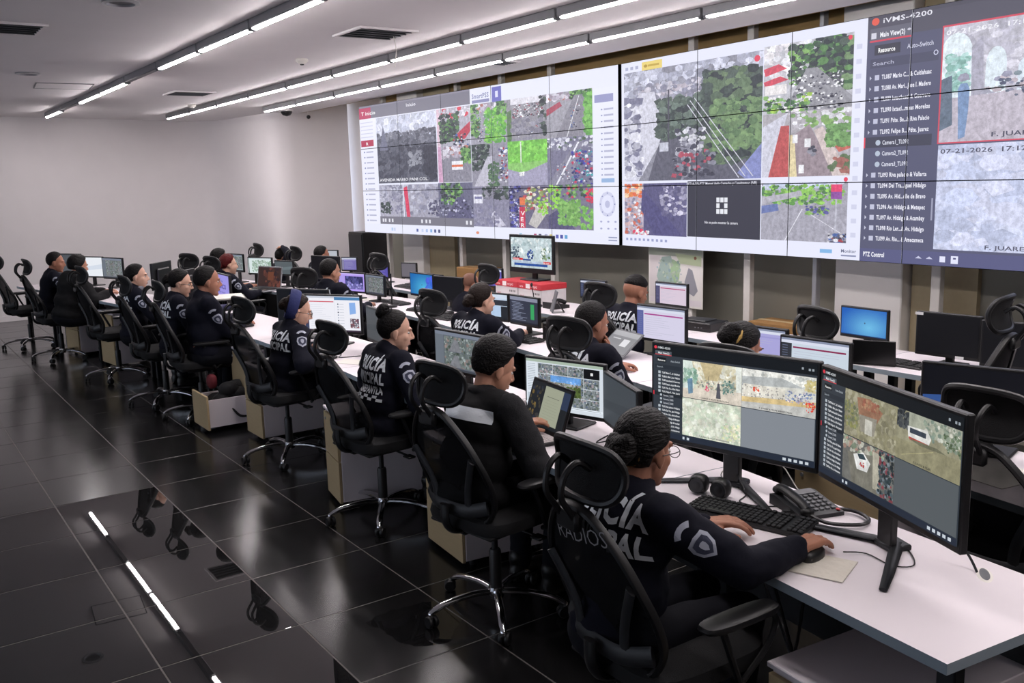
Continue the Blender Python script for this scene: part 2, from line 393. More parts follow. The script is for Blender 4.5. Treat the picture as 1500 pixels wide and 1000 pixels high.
# ------------------------------------------------------------------ things on the ceiling
def vent(x, y, w, d, label, rz=0):
    t = thing('air_vent', label, 'vent', (x, y, 3.07), rz, 'ceiling air vents')
    mb = MB(); q = .03
    for s in (-1, 1): mb.box((0, s*(d/2-q/2), -.008), (w, q, .016), b=.003); mb.box((s*(w/2-q/2), 0, -.008), (q, d-2*q, .016), b=.003)
    mb.build('frame', WHITE, t); MB().box((0, 0, -.002), (w-2*q, d-2*q, .003)).build('duct', BLACKP, t, False)
    n = 5; me = None
    for k in range(n):
        yy = -d/2+q+(k+.5)*(d-2*q)/n
        if me is None: me = MB().box((0, 0, 0), (w-2*q, .03, .004), R=rotm('X', 35)).mesh('slat', GREYP, False)
        ob('slat', me, t, (0, yy, -.009))
vent(1.0, 7.57, .5, .5, 'dark square ceiling air vent at the left edge of the picture')
vent(3.45, 6.68, .5, .5, 'square ceiling air vent with a cord hanging from it')
vent(3.47, 11.66, .5, .5, 'far square ceiling vent between the first two light rows')
vent(4.95+.4, 7.74, .3, .3, 'small ceiling vent close to the brown recess')
MB().tube([(3.62, 6.7, 3.06), (3.63, 6.68, 2.95), (3.62, 6.7, 2.82)], .004, 6).build('pull_cord', PAPER); tag(bpy.data.objects['pull_cord'], 'thin pale cord hanging from a ceiling vent', 'cord')
def downlight(x, y, label):
    t = thing('downlight', label, 'light', (x, y, 3.07), group='round recessed downlights')
    MB().lathe([(.075, -.001), (.11, -.001), (.112, -.012), (.085, -.016), (.075, -.001)], 24).build('ring', SILVER, t)
    MB().lathe([(.002, -.002), (.074, -.002), (.074, -.004), (.002, -.004)], 24).build('lens', GREYP, t)
downlight(1.5, 6.30, 'round recessed downlight at the top edge of the picture')
downlight(1.52, 10.28, 'small round recessed downlight near the ceiling hatch')
t = thing('ceiling_hatch', 'thin outlined access hatch in the ceiling left of the light row', 'hatch', (2.02, 11.35, 3.07), -.1)
MB().box((0, 0, -.002), (.55, .55, .004)).build('panel', CEILM, t, False)
mb = MB()
for s in (-1, 1): mb.box((0, s*.28, -.003), (.57, .012, .007)); mb.box((s*.28, 0, -.003), (.012, .55, .007))
mb.build('frame', GREYP, t, False)
def smoke(x, y, label):
    t = thing('smoke_detector', label, 'detector', (x, y, 3.07), group='smoke detectors')
    MB().lathe([(.055, 0), (.058, -.02), (.045, -.03), (.03, -.045), (.005, -.047)], 20).build('body', PAPER, t); MB().lathe([(.018, -.04), (.018, -.055), (.003, -.058)], 14).build('sensor', DARKP, t)
smoke(3.52, 8.3, 'white smoke detector between the first two light rows'); smoke(3.95, 13.2, 'small white smoke detector beside the far end of the middle lights')
t = thing('dome_camera', 'dark dome security camera under the far ceiling', 'camera', (5.45, 13.55, 3.07))
MB().lathe([(.10, 0), (.10, -.03), (.085, -.035)], 24).build('mount', WHITE, t); MB().lathe([(.085, -.03), (.08, -.06), (.055, -.09), (.004, -.105)], 24).build('dome', BLACKP, t)
t = thing('bullet_camera', 'tiny dark camera hanging by the far corner of the ceiling', 'camera', (5.9, 13.8, 3.07))
MB().tube([(0, 0, 0), (0, 0, -.06)], .008).build('stem', WHITE, t); MB().ell((0, -.01, -.09), (.03, .04, .03)).build('body', BLACKP, t)
# ------------------------------------------------------------------ video wall
PW, PH = 1.02, .5733
def G(*c): return list(c)
GRN = ['3f6b35', '5a8a45', '2f4a2a', '78a85a', '88b860']; DKG = ['2c3a2e', '3a4a3c', '4a5a4a', '1f2a22']
CAR = ['e8e8f0', '303040', 'b03838', 'd8d8e0', '585868', '4060a0']; ROAD = ['8c8a98', '9a98a6', '7c7a88']; BLD = ['d8d4e0', 'c0b8c8', 'e8e4f0', 'a898a8', 'b87868']
HAZ = ['b8b8c8', 'a0a0b4', 'c8c8d8', '8c8ca0']
def arch(x0, x1, y0, y1, n=8): return [(x1, y1), (x0, y1)]+[((x0+x1)/2-(x1-x0)/2*math.cos(PI*k/n), y0+(y1-y0)*.35*(1-math.sin(PI*k/n))) for k in range(n+1)]
def street(road, trees, cars, seed=0, bld=18, lit=GRN, poly=None):
    ops = [('b', bld, (0, 0, 1, .45), .12, BLD)]
    ops.append(('p', poly or [(.25, 1), (.8, 1), (.62, .15), (.48, .15)], road))
    ops += [('b', trees, (0, .05, .4, .95), .09, lit), ('b', trees//2, (.72, .05, 1, .9), .09, lit), ('b', cars, (.3, .3, .8, .95), .035, CAR, .7)]
    return ops
A = Paint(5, 3, 'eef0ff', 3); A.fine = 2.0
# left client window
A.rect(0, 0, 2.6, .3, '8d8a98'); A.rect(0, .04, 2.6, .3, '7c7a86'); A.rect(0, .05, .32, .3, 'c0395c'); A.text('T inicio', .06, .22, .12, 'ffffff')
A.text('Inicio', 1.22, .16, .1, 'f0f0f8'); A.rect(0, .3, .43, 2.8, 'f2f3ff'); A.rect(.02, .8, .36, .95, 'b82846'); A.text('R', .16, .92, .1, 'ffffff')
for k in range(5): A.rect(.03, .38+k*.085, .36, .40+k*.085, 'd5d6ea')
for k in range(14): A.disc(.1, 1.08+k*.125, .018, '8088b8'); A.rect(.15, 1.065+k*.125, .34, 1.095+k*.125, 'b4b6d0')
A.feed(.45, .32, 1.88, 1.83, 'c8ccdc', [('b', 40, (0, .02, 1, .3), .12, ['d8dcf0', 'c4c8dc', 'e4e6f8']), ('r', (0, .33, 1, 1), '5a5c68'), ('b', 90, (0, .25, 1, .5), .07, ['70727e', '62646e', '868894', '50525c']), ('b', 120, (0, .45, 1, 1), .09, ['484a54', '565862', '62646e', '3c3e46']), ('p', [(.05, .5), (.12, .12), (.2, .5)], '74768a'), ('b', 14, (.55, .55, .75, .75), .05, ['8c8e98', '9a9ca6']), ('b', 18, (.8, .5, 1, .95), .09, ['34363c', '2c2e34']), ('t', (.02, .97), 'AVENIDA MARIO PANI COL.', .06, 'f4f4fa')])
A.feed(1.9, .32, 2.59, 1.1, 'b8b6c4', [('p', [(0, 0), (.12, 0), (.1, 1), (0, 1)], 'e4c8d8'), ('b', 20, (.1, 0, 1, .3), .1, ['d03848', 'e8e4f0', 'c8c4d0']), ('b', 55, (.1, .15, .65, .9), .1, DKG+GRN[:2]), ('p', [(.6, .7), (1, .4), (1, .65), (.75, .95)], 'c03848'), ('b', 10, (.5, .7, .95, 1), .06, CAR)])
A.feed(1.9, 1.1, 2.59, 1.85, '8e8c98', [('b', 26, (.1, 0, .9, .3), .12, BLD), ('b', 24, (.7, .05, 1, .5), .1, GRN), ('p', [(0, 0), (.1, 0), (.14, 1), (0, 1)], 'd8a8c8'), ('r', (.42, .42, .75, .52), 'f4f4fa'), ('r', (.42, .52, .75, .58), 'e06a30'), ('r', (.42, .58, .75, .66), 'f4f4fa'), ('b', 12, (.1, .7, .9, .95), .04, ROAD)])
A.feed(.45, 1.87, 1.05, 2.6, 'b4b2c2', [('b', 30, (0, 0, 1, .5), .12, HAZ), ('b', 22, (.05, .55, .5, .9), .08, DKG), ('b', 12, (.4, .3, 1, .9), .1, ['9a98aa', '8a88a0'])])
A.feed(1.07, 1.87, 1.88, 2.6, 'a8a6b6', [('b', 30, (0, 0, 1, .9), .14, HAZ), ('p', [(0, .1), (.11, .05), (.17, 1), (.07, 1)], 'e03858'), ('b', 14, (.7, .5, 1, .95), .07, ['605e78', '4a4860'])])
A.feed(1.88, 1.86, 2.6, 2.6, '686880', [('b', 40, (.1, 0, .7, .6), .1, DKG+GRN), ('p', [(.2, 1), (.55, .4), (.75, .4), (1, 1)], '5a5878'), ('b', 20, (0, .5, 1, .95), .06, ['383850', '8888a8', '282838', 'c8c8e0'])])
A.rect(.44, 2.6, 2.6, 2.78, '77757f')
for x in (.5, .56, .66, .74, 1.46, 1.56, 1.64, 2.44, 2.52): A.rect(x, 2.65, x+.04, 2.73, 'e8e8f0')
A.rect(0, 2.78, 5, 3, 'eef0ff')
for x, c in ((.72, 'b8d0f0'), (.78, 'd0d8f0'), (1.34, '5060a0'), (1.46, 'c8d4f0'), (1.56, 'a8c0e8'), (1.66, '80b0e0'), (1.75, '384880'), (1.84, '303868'), (3.45, 'a0c8e0'), (3.7, 'b03868'), (3.78, '383860'), (3.88, 'a8a8c8'), (3.96, 'd8c868'), (4.06, '5058b0'), (4.13, '4048a0'), (4.2, '58a0d0')): A.rect(x, 2.86, x+.045, 2.93, c)
A.disc(2.67, 2.89, .03, 'e08860'); A.rect(4.85, 2.86, 4.97, 2.88, '9098b8'); A.rect(4.85, 2.91, 4.97, 2.93, '9098b8')
# right client window
A.rect(2.6, 0, 5, .32, 'eef0ff'); A.text('SmartPSS', 2.64, .21, .13, '7078a8', wid=.32); A.rect(2.64, .24, 2.97, .3, '8a8cb8'); A.rect(3.02, .04, 3.19, .32, '6c6cc0'); A.rect(3.08, .12, 3.13, .24, 'e4e4ff')
A.feed(2.6, .32, 3.28, 1.11, 'a4a2b0', [('b', 14, (0, 0, 1, .2), .1, BLD), ('b', 26, (0, 0, .25, .8), .09, GRN), ('b', 80, (.42, .15, .95, 1), .09, ['78c040', '5aa838', '8cd050', '68b048']), ('b', 18, (.2, .2, .42, .95), .03, CAR), ('b', 14, (.75, 0, 1, .3), .08, GRN)])
A.feed(3.28, .32, 3.95, 1.11, '98969e', [('r', (.1, 0, .9, .14), 'e8e6f0'), ('b', 50, (.15, .15, .95, .45), .035, ['f0f0f6', 'd8d8e0', '484850', '8c3040']), ('p', [(0, .3), (.12, .25), (.12, 1), (0, 1)], '5a7a48'), ('b', 14, (.85, 0, 1, .9), .09, DKG), ('b', 14, (.3, .55, .8, .9), .025, CAR), ('b', 24, (.1, .45, .9, 1), .1, ROAD)])
A.feed(3.95, .32, 4.64, 1.11, 'a6a4ae', [('b', 12, (0, 0, .5, .15), .1, BLD), ('p', [(0, .35), (.3, .2), (.35, .3), (0, .5)], 'b04858'), ('b', 20, (.55, 0, 1, .15), .08, GRN), ('p', [(.2, 1), (.62, .1), (.85, .1), (.8, 1)], '8e8c96'), ('l', (.45, 1), (.72, .12), .012, 'f0f0f8'), ('b', 50, (.85, .1, 1, 1), .1, ['6cb048', '5c9c40', '80c058']), ('b', 10, (.5, .3, .75, .8), .03, CAR)])
A.feed(2.6, 1.11, 3.28, 1.95, '9694a2', [('b', 40, (0, 0, .5, .6), .09, DKG+['708070']), ('p', [(.05, 1), (.45, .3), (.6, .3), (.5, 1)], 'c4c2d0'), ('b', 30, (.45, .45, .75, 1), .07, ['4c6c48', '5c7c50', '3c5c3c']), ('b', 20, (.75, .1, 1, .9), .06, CAR+['8880b0'])])
A.feed(3.28, 1.11, 3.95, 1.95, '9a98a6', [('b', 14, (0, 0, .1, 1), .08, ['8c8cc0', '7070a8']), ('r', (0, .0, 1, .55), '7cc845'), ('b', 90, (0, 0, 1, .5), .1, ['80d048', '74c03c', '90dc58', '6cb83c']), ('p', [(0, .55), (1, .5), (1, 1), (0, 1)], 'a8a4be'), ('r', (.33, .02, .36, .75), 'e8f0e0'), ('b', 8, (.28, .65, .42, .78), .04, ['f4f4f8']), ('p', [(0, .62), (.3, .7), (.5, .68), (1, .5), (1, .46), (0, .5)], '90cc68')])
A.feed(3.95, 1.11, 4.64, 1.95, '7a7890', [('b', 26, (0, 0, 1, .25), .07, ['c8c8d8', '506848', '8c8ca0', 'e0e0ec']), ('p', [(0, 1), (.65, .1), (.8, .1), (.5, 1)], '8c8a9c'), ('l', (.2, 1), (.7, .12), .03, 'f0f0fa'), ('b', 40, (.55, .3, 1, 1), .05, ['3838a0', 'c83858', '282858', 'e0e0f0', '30a0a8', '484888']), ('b', 8, (.2, .5, .5, .9), .03, CAR)])
A.feed(2.6, 1.95, 3.28, 2.76, '8c8aa0', [('r', (.02, .2, .28, .42), 'e8e8f4'), ('r', (.05, .25, .26, .31), '7878a0'), ('b', 30, (.3, 0, 1, .3), .1, DKG+ROAD), ('p', [(.4, .8), (.6, .6), (.9, .95), (.7, 1)], 'd0cee0'), ('b', 14, (0, .5, .7, 1), .1, ['8684a0', '9694aa'])])
A.feed(3.28, 1.95, 3.95, 2.76, '6c6880', [('b', 40, (0, 0, .3, 1), .06, ['30308c', '5858b0', 'c8c8e8', '202050']), ('b', 30, (.4, .05, 1, .6), .08, ['98a858', 'd8d0b0', '7c8c50', 'e8e0d0', 'b04040']), ('r', (.27, .5, .42, 1), 'd02848'), ('t', (.3, .7), 'V', .14, 'ffffff'), ('t', (.3, .84), 'E', .14, 'ffffff'), ('t', (.3, .98), 'R', .14, 'ffffff'), ('r', (.28, .28, .42, .46), 'e87838'), ('p', [(.5, .9), (.7, .5), (1, .6), (.7, 1)], 'c8c4c0'), ('b', 12, (.75, .3, 1, .7), .06, ['98d840', '88c838'])])
A.feed(3.95, 1.95, 4.64, 2.76, '787488', [('b', 14, (0, 0, .25, .55), .07, ['a0e048', '90d040']), ('b', 20, (.2, 0, 1, .3), .07, GRN+['c83850', '383868']), ('p', [(0, .7), (.3, .5), (.6, 1), (0, 1)], '504c70'), ('b', 60, (.25, .35, .7, .9), .08, ['78b050', '8cc060', '68a040']), ('b', 14, (.75, .5, 1, 1), .08, ['88c858', '70b048']), ('b', 6, (.85, .1, 1, .4), .06, ['e02848'])])
A.rect(4.66, .34, 5, 2.8, 'f0f2ff'); A.rect(4.67, .45, 4.93, .58, '9a9cc8')
for k in range(13): A.disc(4.77, .7+k*.1, .012, '9098c0'); A.rect(4.8, .685+k*.1, 4.93, .715+k*.1, 'b8bad4')
A.rect(4.76, 1.86, 4.94, 1.93, '98b8e0'); A.disc(4.84, 2.3, .115, 'd4d6ee', .22); A.disc(4.84, 2.3, .085, 'e8eaff', .16); A.disc(4.84, 2.3, .035, 'c0c2e0', .065)
for k in range(8): A.disc(4.84+.1*math.cos(k*PI/4), 2.3+.19*math.sin(k*PI/4), .01, '7880b0')
for x in (4.75, 4.85, 4.95):
    for y in (2.6, 2.72): A.disc(x, y, .016, 'a8acd0')
# second wall
B = Paint(5, 3, 'eceeff', 9); B.fine = 2.1
B.rect(.29, .04, .56, .17, 'f0d870'); B.disc(.34, .105, .025, 'b89828'); B.rect(.37, .09, .52, .12, 'c8a830')
for k in range(3): B.rect(.06+k*.07, .08, .1+k*.07, .13, 'b0b4d0')
B.feed(.04, .17, 1.72, 1.92, '8e8e9a', [('b', 60, (0, 0, 1, .22), .07, ['c8cadc', 'b4b6c8', 'd8daec', 'a0a2b4']), ('b', 60, (.1, .14, .75, .36), .05, ['a8a8b8', '9090a4', 'c0b8c4', '888898', 'd0ccd8']), ('p', [(0, .35), (.14, .2), (.25, .2), (.33, .6), (.12, 1), (0, 1)], 'd8d8e6'), ('b', 30, (0, .25, .14, .95), .07, ['e8e8f4', 'c4c4d4', '9898ac', '787890']), ('p', [(.2, 1), (.3, .62), (.6, .55), (1, .9), (1, 1)], '5c5c68'), ('b', 90, (.28, .28, .62, .62), .06, DKG+['586a58', '66786a']), ('b', 30, (.62, .1, .7, .55), .05, ['3c4c40', '2e3c32']), ('b', 170, (.62, .12, 1, .85), .08, DKG+['4c6044', '5c7450', '6c845c']), ('b', 60, (.68, .35, 1, .75), .05, ['6c8a58', '7a9a62', '587848']), ('p', [(.85, .95), (1, .72), (1, 1), (.9, 1)], '8890c8'), ('l', (.55, .3), (.95, .98), .006, 'd8d8e4'), ('l', (.52, .32), (.9, .98), .006, 'd8d8e4'), ('l', (.5, .35), (.86, .99), .006, 'd8d8e4'), ('l', (.36, .2), (.36, .7), .012, '484850'), ('l', (.52, .6), (.52, .98), .014, 'a8a8b0'), ('r', (.29, .66, .36, .74), 'c8cad8'), ('b', 26, (.42, .55, .62, .8), .04, ['b8b8c4', '40404c', '8a8a98', 'd8d8e0']), ('b', 24, (.4, .75, .7, .98), .04, ['30303a', '50505c', '8a8a98', 'b04858'])])
B.disc(1.66, .27, .03, 'e83850', .045)
B.feed(1.73, .14, 2.55, 1.05, 'c4c4cc', [('b', 30, (0, 0, .5, .5), .1, ['e8e8f0', 'd0ccd4', 'f4f0f4']), ('p', [(0, .33), (.18, .28), (.28, .36), (.02, .44)], 'd84858'), ('p', [(0, .52), (.2, .46), (.3, .52), (.02, .6)], 'd84858'), ('r', (.02, .58, .28, .72), 'f0ecec'), ('b', 40, (.32, .05, .55, .6), .07, DKG+GRN), ('b', 90, (.55, .0, 1, .75), .1, DKG+GRN[:3]+['7c9c68']), ('p', [(.25, 1), (.5, .4), (.62, .4), (1, .85), (1, 1)], '98989e'), ('b', 50, (.35, .5, .9, 1), .035, ['f0f0f4', '303038', '888890', '606068', 'e8e8ec']), ('b', 30, (.0, .75, .55, 1), .06, GRN+['a8d048', 'e8e4e8'])])
B.feed(1.73, 1.05, 2.55, 1.91, 'b4b0b6', [('b', 20, (.3, 0, 1, .25), .08, ['e8e8ee', 'c8c4cc', '78a058', '88b060']), ('p', [(0, .2), (.3, 0), (.1, 1), (0, 1)], 'd4d4e2'), ('p', [(.22, .2), (.32, .2), (.32, 1), (.08, 1)], 'c05048'), ('p', [(.32, .35), (.38, .35), (.42, 1), (.32, 1)], 'e8d8a8'), ('p', [(.38, .35), (.55, .2), (.85, 1), (.42, 1)], '9c8c92'), ('p', [(.6, .3), (.7, .25), (1, 1), (.82, 1)], 'd8c8c4'), ('p', [(.8, .5), (1, .45), (1, .6), (.88, .65)], 'c86850'), ('b', 40, (.75, .25, 1, .55), .07, ['6a9850', '588040', '7cac60']), ('b', 10, (.8, .7, 1, .95), .08, ['607848', 'a86858']), ('r', (.36, .35, .42, .48), 'f4f4f8'), ('r', (.5, .42, .57, .55), 'f0f0f4'), ('b', 5, (.55, .55, .62, .68), .05, ['383840', '8c8c98']), ('r', (.44, .82, .5, .95), 'f4f4f8')])
B.disc(2.52, .2, .018, 'e83850', .03); B.disc(2.52, 1.96, .018, 'e83850', .03)
B.feed(.04, 1.96, .88, 2.8, '54507a', [('r', (0, 0, .32, 1), 'c0b4c4'), ('b', 14, (0, 0, .28, .25), .08, ['f08838', 'f8d0a8', 'e86830']), ('b', 30, (0, .3, .3, 1), .07, ['e8e8f0', 'd06848', 'c8a8a8', '8c88a0']), ('p', [(.3, .1), (.95, 1), (.5, 1), (.28, .5)], '4a4678'), ('b', 30, (.6, .05, 1, .6), .08, ['a8a4c0', '7c7898', '605c80', 'd8d4e8']), ('b', 10, (.15, .9, .4, 1), .05, ['e84060', 'f4f4f8'])])
B.rect(.89, 1.94, 1.72, 2.79, '16161c')
for i in range(3):
    for j in range(3):
        if (i, j) != (1, 1): B.rect(1.235+i*.045, 2.19+j*.085, 1.272+i*.045, 2.26+j*.085, 'eceef4')
B.text('No se pudo mostrar la camara', 1.1, 2.58, .055, 'f0f0f8', wid=.38); B.text('FTLA-376-PTZ Manuel Avila Camacho y Cuauhtemoc (NR)', .9, 2.0, .06, 'e8e8f4', wid=.78)
B.feed(1.73, 1.99, 2.54, 2.78, 'a8a6b2', [('b', 24, (0, 0, 1, .1), .08, ['d8e0f4', 'c8d4ec']), ('b', 80, (0, .05, .95, .36), .06, ['88c048', '78b040', '98d058', '5c9838', '4c7c3c']), ('p', [(0, .25), (.48, .14), (.5, .22), (0, .38)], 'b8b6c0'), ('p', [(0, .4), (.2, .36), (.22, .48), (0, .54)], '6878b0'), ('p', [(0, .6), (.45, .4), (1, .55), (1, 1), (0, 1)], 'aaa8b4'), ('l', (.3, 1), (.5, .45), .01, 'e8e8f0'), ('l', (.55, .5), (.95, .85), .008, 'e8e8f0'), ('b', 14, (.55, .4, .8, .55), .05, ['88b858', '506848', '5858a0']), ('r', (.82, .04, .94, .28), 'e83868'), ('r', (.82, .16, .94, .28), '9048a0'), ('r', (.87, .28, .89, .9), 'c0c0cc'), ('b', 12, (.8, .85, 1, 1), .05, CAR)])
for k in range(14): B.rect(2.575, .3+k*.18, 2.62, .36+k*.18, 'd4d6ec')
for k in range(10): B.rect(.06+k*.06, 2.86, .09+k*.06, 2.9, '98a0c8')
B.text('Monitor', 2.5, 2.9, .06, '485070', wid=.13); B.rect(2.5, 2.93, 2.63, 2.95, '8890b0'); B.rect(2.31, 2.87, 2.42, 2.92, '80b8e8')
# dark client window that runs off to the right
B.rect(2.66, 0, 5, 3, '4a4c66'); B.rect(2.66, 0, 5, .27, '4a4852'); B.rect(2.66, .0, 5, .05, '424048'); B.disc(2.72, .07, .03, 'e85838', .045); B.text('iVMS-4200', 2.78, .1, .08, 'e8e8f0')
B.rect(2.68, .15, 3.0, .3, '60606c'); B.rect(2.68, .29, 3.0, .31, 'd83848'); B.text('Main View(2)', 2.76, .26, .08, 'f8f8ff', bold=.03, wid=.19); B.rect(2.69, .2, 2.73, .27, 'd8d8e4'); B.disc(2.98, .22, .014, 'c8c8d4')
B.rect(2.72, .35, 2.92, .47, '26262e'); B.text('Resource', 2.75, .44, .075, 'ffffff', bold=.03, wid=.13); B.text('Auto-Switch', 2.97, .44, .075, 'd0d2e4', wid=.19)
B.rect(2.69, .51, 3.2, .62, '3c3e54'); B.text('Search', 2.71, .59, .06, 'b0b2c8'); B.disc(3.18, .53, .017, 'd8daf0', .03); B.disc(3.18, .53, .011, '3c3e54', .02)
rowsT = ['TL087 Mario C... & Cuitlahuac', 'TL088 Av. Mari...Jose I. Madero', 'TL089 Ixtacihuatl & Guerrero', 'TL090 Ixtacl...mpas Morelos', 'TL091 Pdte. Be...& Riva Palacio', 'TL092 Felipe B... Pdte. Juarez', None, None, None, 'TL093 Riva palacio & Vallarta', 'TL094 Del Tra...iguel Hidalgo', 'TL095 Av. Hid...olle de Bravo', 'TL096 Av. Hidalgo & Metepec', 'TL097 Av. Hidalgo & Acambay', 'TL098 Rio Ler...& Av. Hidalgo', 'TL099 Av. Rio... & Amecameca']
B.rect(2.66, 1.45, 3.18, 1.58, '2c2e3c'); B.rect(2.66, 1.45, 2.672, 1.58, 'e83848')
for k, s in enumerate(rowsT):
    y = .76+k*.131
    if s:
        B.poly([(2.69, y-.05), (2.705, y-.025), (2.69, y)], 'c8cadc'); B.rect(2.73, y-.055, 2.765, y+.005, 'c4c6dc'); B.text(s, 2.785, y, .075, 'f4f4ff', bold=.025, wid=.37)
    else: B.disc(2.775, y-.025, .02, 'b8c4d4', .034); B.text('Camera%d_TL092' % (k-5), 2.81, y, .072, 'e8eaf8', bold=.015, wid=.2)
B.rect(3.2, 2.2, 3.212, 2.46, '9a9cb4'); B.rect(2.66, 2.83, 5, 3, '4c4e78'); B.text('PTZ Control', 2.69, 2.93, .08, 'f8f8ff', bold=.03, wid=.17)
for x in (3.1, 3.18): B.poly([(x, 2.92), (x+.025, 2.89), (x+.05, 2.92)], 'c8cae4')
B.rect(3.28, 2.88, 3.32, 2.95, 'e8eaff'); B.rect(3.36, 2.87, 3.41, 2.96, 'e8eaff'); B.rect(3.375, 2.89, 3.395, 2.91, '4c4e78')
B.rect(3.22, .25, 5, 1.575, 'd84050')
B.feed(3.23, .27, 5, 1.56, 'c4c2d0', [('b', 90, (0, 0, 1, .5), .1, ['d4d2de', 'c8c6d2', 'bcbac8']), ('p', arch(-.01, .115, .06, .62), 'e8f4fa'), ('p', arch(.165, .24, .22, .62), 'e4f0f8'), ('p', arch(.28, .33, .34, .6), 'dce8f4'), ('b', 26, (.02, .25, .1, .55), .05, ['9cc8c0', '84b4a8', 'b4d8d4']), ('p', [(.11, .2), (.15, .12), (.17, .85), (.12, .85)], 'b0aebe'), ('b', 30, (.17, .45, 1, .62), .05, ['a4a4b4', '9494a8', 'c4b8c0', '8898a0']), ('p', [(0, .62), (1, .55), (1, 1), (0, 1)], 'c4bcc8'), ('p', [(0, .45), (.04, .42), (.05, .85), (0, .9)], '607080'), ('p', [(.065, .55), (.075, .5), (.1, .5), (.11, .55), (.108, .75), (.1, .96), (.075, .98), (.07, .75)], '7c98c0'), ('b', 2, (.084, .44, .09, .46), .06, ['9c9cae']), ('r', (.355, .35, .365, .6), '707080'), ('b', 5, (.34, .3, .38, .4), .03, ['787888']), ('b', 8, (.32, .55, .36, .72), .03, ['e04878', 'd83868']), ('b', 16, (.22, .5, .6, .68), .03, ['606878', '485068', '8890a0']), ('t', (.01, .07), '07-21-2026  17:12:01', .055, 'f8f8ff'), ('t', (.2, .97), 'F. JUAREZ & FELIPE BERRIOZABAL', .055, '383848')])
B.feed(3.23, 1.59, 5, 2.8, 'ccd2ec', [('b', 120, (0, 0, 1, 1), .16, ['d0d6f0', 'c4cce8', 'd8dcf4', 'c8d0ec']), ('t', (.01, .08), '07-21-2026  17:12:01', .06, '484858'), ('t', (.2, .98), 'F. JUAREZ & FELIPE BERRIOZABAL', .055, '484858')])
FRAME = pm('panel_black', (7, 7, 8), .95, spec=0)
def vwall(nm, O, E, paint, ncol, label):
    D = (V(E)-V(O)).normalized(); th = math.atan2(-D.x, D.y)
    t = thing('video_wall', label, 'video wall', (O[0], O[1], 1.26), th)
    for i in range(ncol):
        for j in range(3):
            pnl = MB().box((-.045, 0, 0), (.088, PW-.0005, PH-.0005)).build('display_panel', FRAME, t, False, ((0, (i+.5)*PW, (2.5-j)*PH)))
            e = .0035
            ob('screen', paint.mesh(PW, PH, (i+e/PW, j+e/PH, i+1-e/PW, j+1-e/PH), .0006, 3e-6, (.60, .60, .85, .08)), pnl)  # last argument: lavender glow haze mixed into the picture colours
    return t
vwall('A', (5.85, 11.93), (6.095, 6.83), A, 5, 'left bank of the video wall showing a grid of street cameras')
vwall('B', (6.10, 6.80), (6.0, 4.11), B, 5, 'right bank of the video wall with a dark camera list')
# steel uprights that carry the video wall
PST = pm('white_post', (208, 204, 198), .5)
for k, (y, lab) in enumerate([(3.6, 'white steel upright under the dark camera list panel'), (5.31, 'white steel upright right of the wall map'), (5.98, 'white steel upright behind the wall map'), (8.04, 'white steel upright hidden behind the news screen'), (8.97, 'white steel upright left of the news screen'), (9.93, 'white steel upright beside the cream column face'), (11.9, 'white steel upright beside the black server cabinet'), (4.62, 'thin steel upright against the white column')]):
    t = thing('support_post', lab, 'post', (6.215, y, 0), group='uprights of the video wall')
    MB().box((0, 0, 1.8), (.06, .07 if k < 7 else .04, 3.6), b=.004).build('profile', PST if k < 7 else SILVER, t, False)
    MB().box((0, 0, .006), (.14, .14, .012)).build('base_plate', PST, t, False)
# ------------------------------------------------------------------ wall map
MAPC = Paint(1, .8, 'd8d4d0', 5)
MAPC.rect(0, 0, 1, .1, 'a8b0a0'); MAPC.rect(.02, .1, .22, .76, 'cfc8c8')
MAPC.poly([(.25, .12), (.42, .1), (.52, .3), (.5, .5), (.38, .56), (.2, .5), (.15, .4)], '9cb0a8'); MAPC.poly([(.45, .14), (.6, .2), (.58, .42), (.5, .5), (.4, .3)], '9cb890')
MAPC.poly([(.5, .06), (.98, .08), (.98, .22), (.6, .2)], 'b8c4a0'); MAPC.poly([(.75, .25), (.82, .28), (.92, .56), (.85, .64), (.7, .58), (.68, .45)], '8c8c94')
MAPC.poly([(.3, .5), (.4, .5), (.42, .58), (.2, .55)], 'c8b8a0'); MAPC.rect(.02, .7, .98, .78, 'd4ccd0'); MAPC.disc(.87, .11, .025, '8c6048')
MAPC.blobs(80, (.15, .15, .62, .55), .02, ['8ca498', 'a4b8a0', 'b0bca8', '90a8b0'])
def print_mat(nm):
    m = bpy.data.materials.new(nm); m.use_nodes = True; a = m.node_tree.nodes.new('ShaderNodeAttribute'); a.attribute_name = 'Col'
    m.node_tree.links.new(a.outputs['Color'], m.node_tree.nodes['Principled BSDF'].inputs['Base Color']); m.node_tree.nodes['Principled BSDF'].inputs['Roughness'].default_value = .7; return m
PRINT = print_mat('printed_ink')
t = thing('wall_map', 'paper map with green and grey districts hung under the video wall', 'map', (6.17, 6.15, .985), PI)
MB().box((-.002, 0, 0), (.004, .70, .54)).build('sheet', PAPER, t, False)
me = MAPC.mesh(.69, .66); me.materials.clear(); me.materials.append(PRINT); ob('print', me, t, (.0005, 0, 0))
# ------------------------------------------------------------------ server cabinet in the far corner
t = thing('server_cabinet', 'low black server cabinet in the far corner below the video wall', 'cabinet', (6.53, 13.2, 0))
MB().box((0, 0, .62), (.46, .5, 1.16), b=.01).build('body', BLACKP, t, False)
MB().box((-.236, 0, .62), (.012, .46, 1.1), b=.004).build('door', DMETAL, t, False)
MB().box((-.246, .2, .65), (.012, .02, .12), b=.004).build('handle', SILVER, t)
for sx in (-1, 1):
    for sy in (-1, 1): MB().lathe([(.025, 0), (.025, .04)], 12, Matrix.Translation((sx*.18, sy*.2, 0))).build('foot', BLACKP, t)
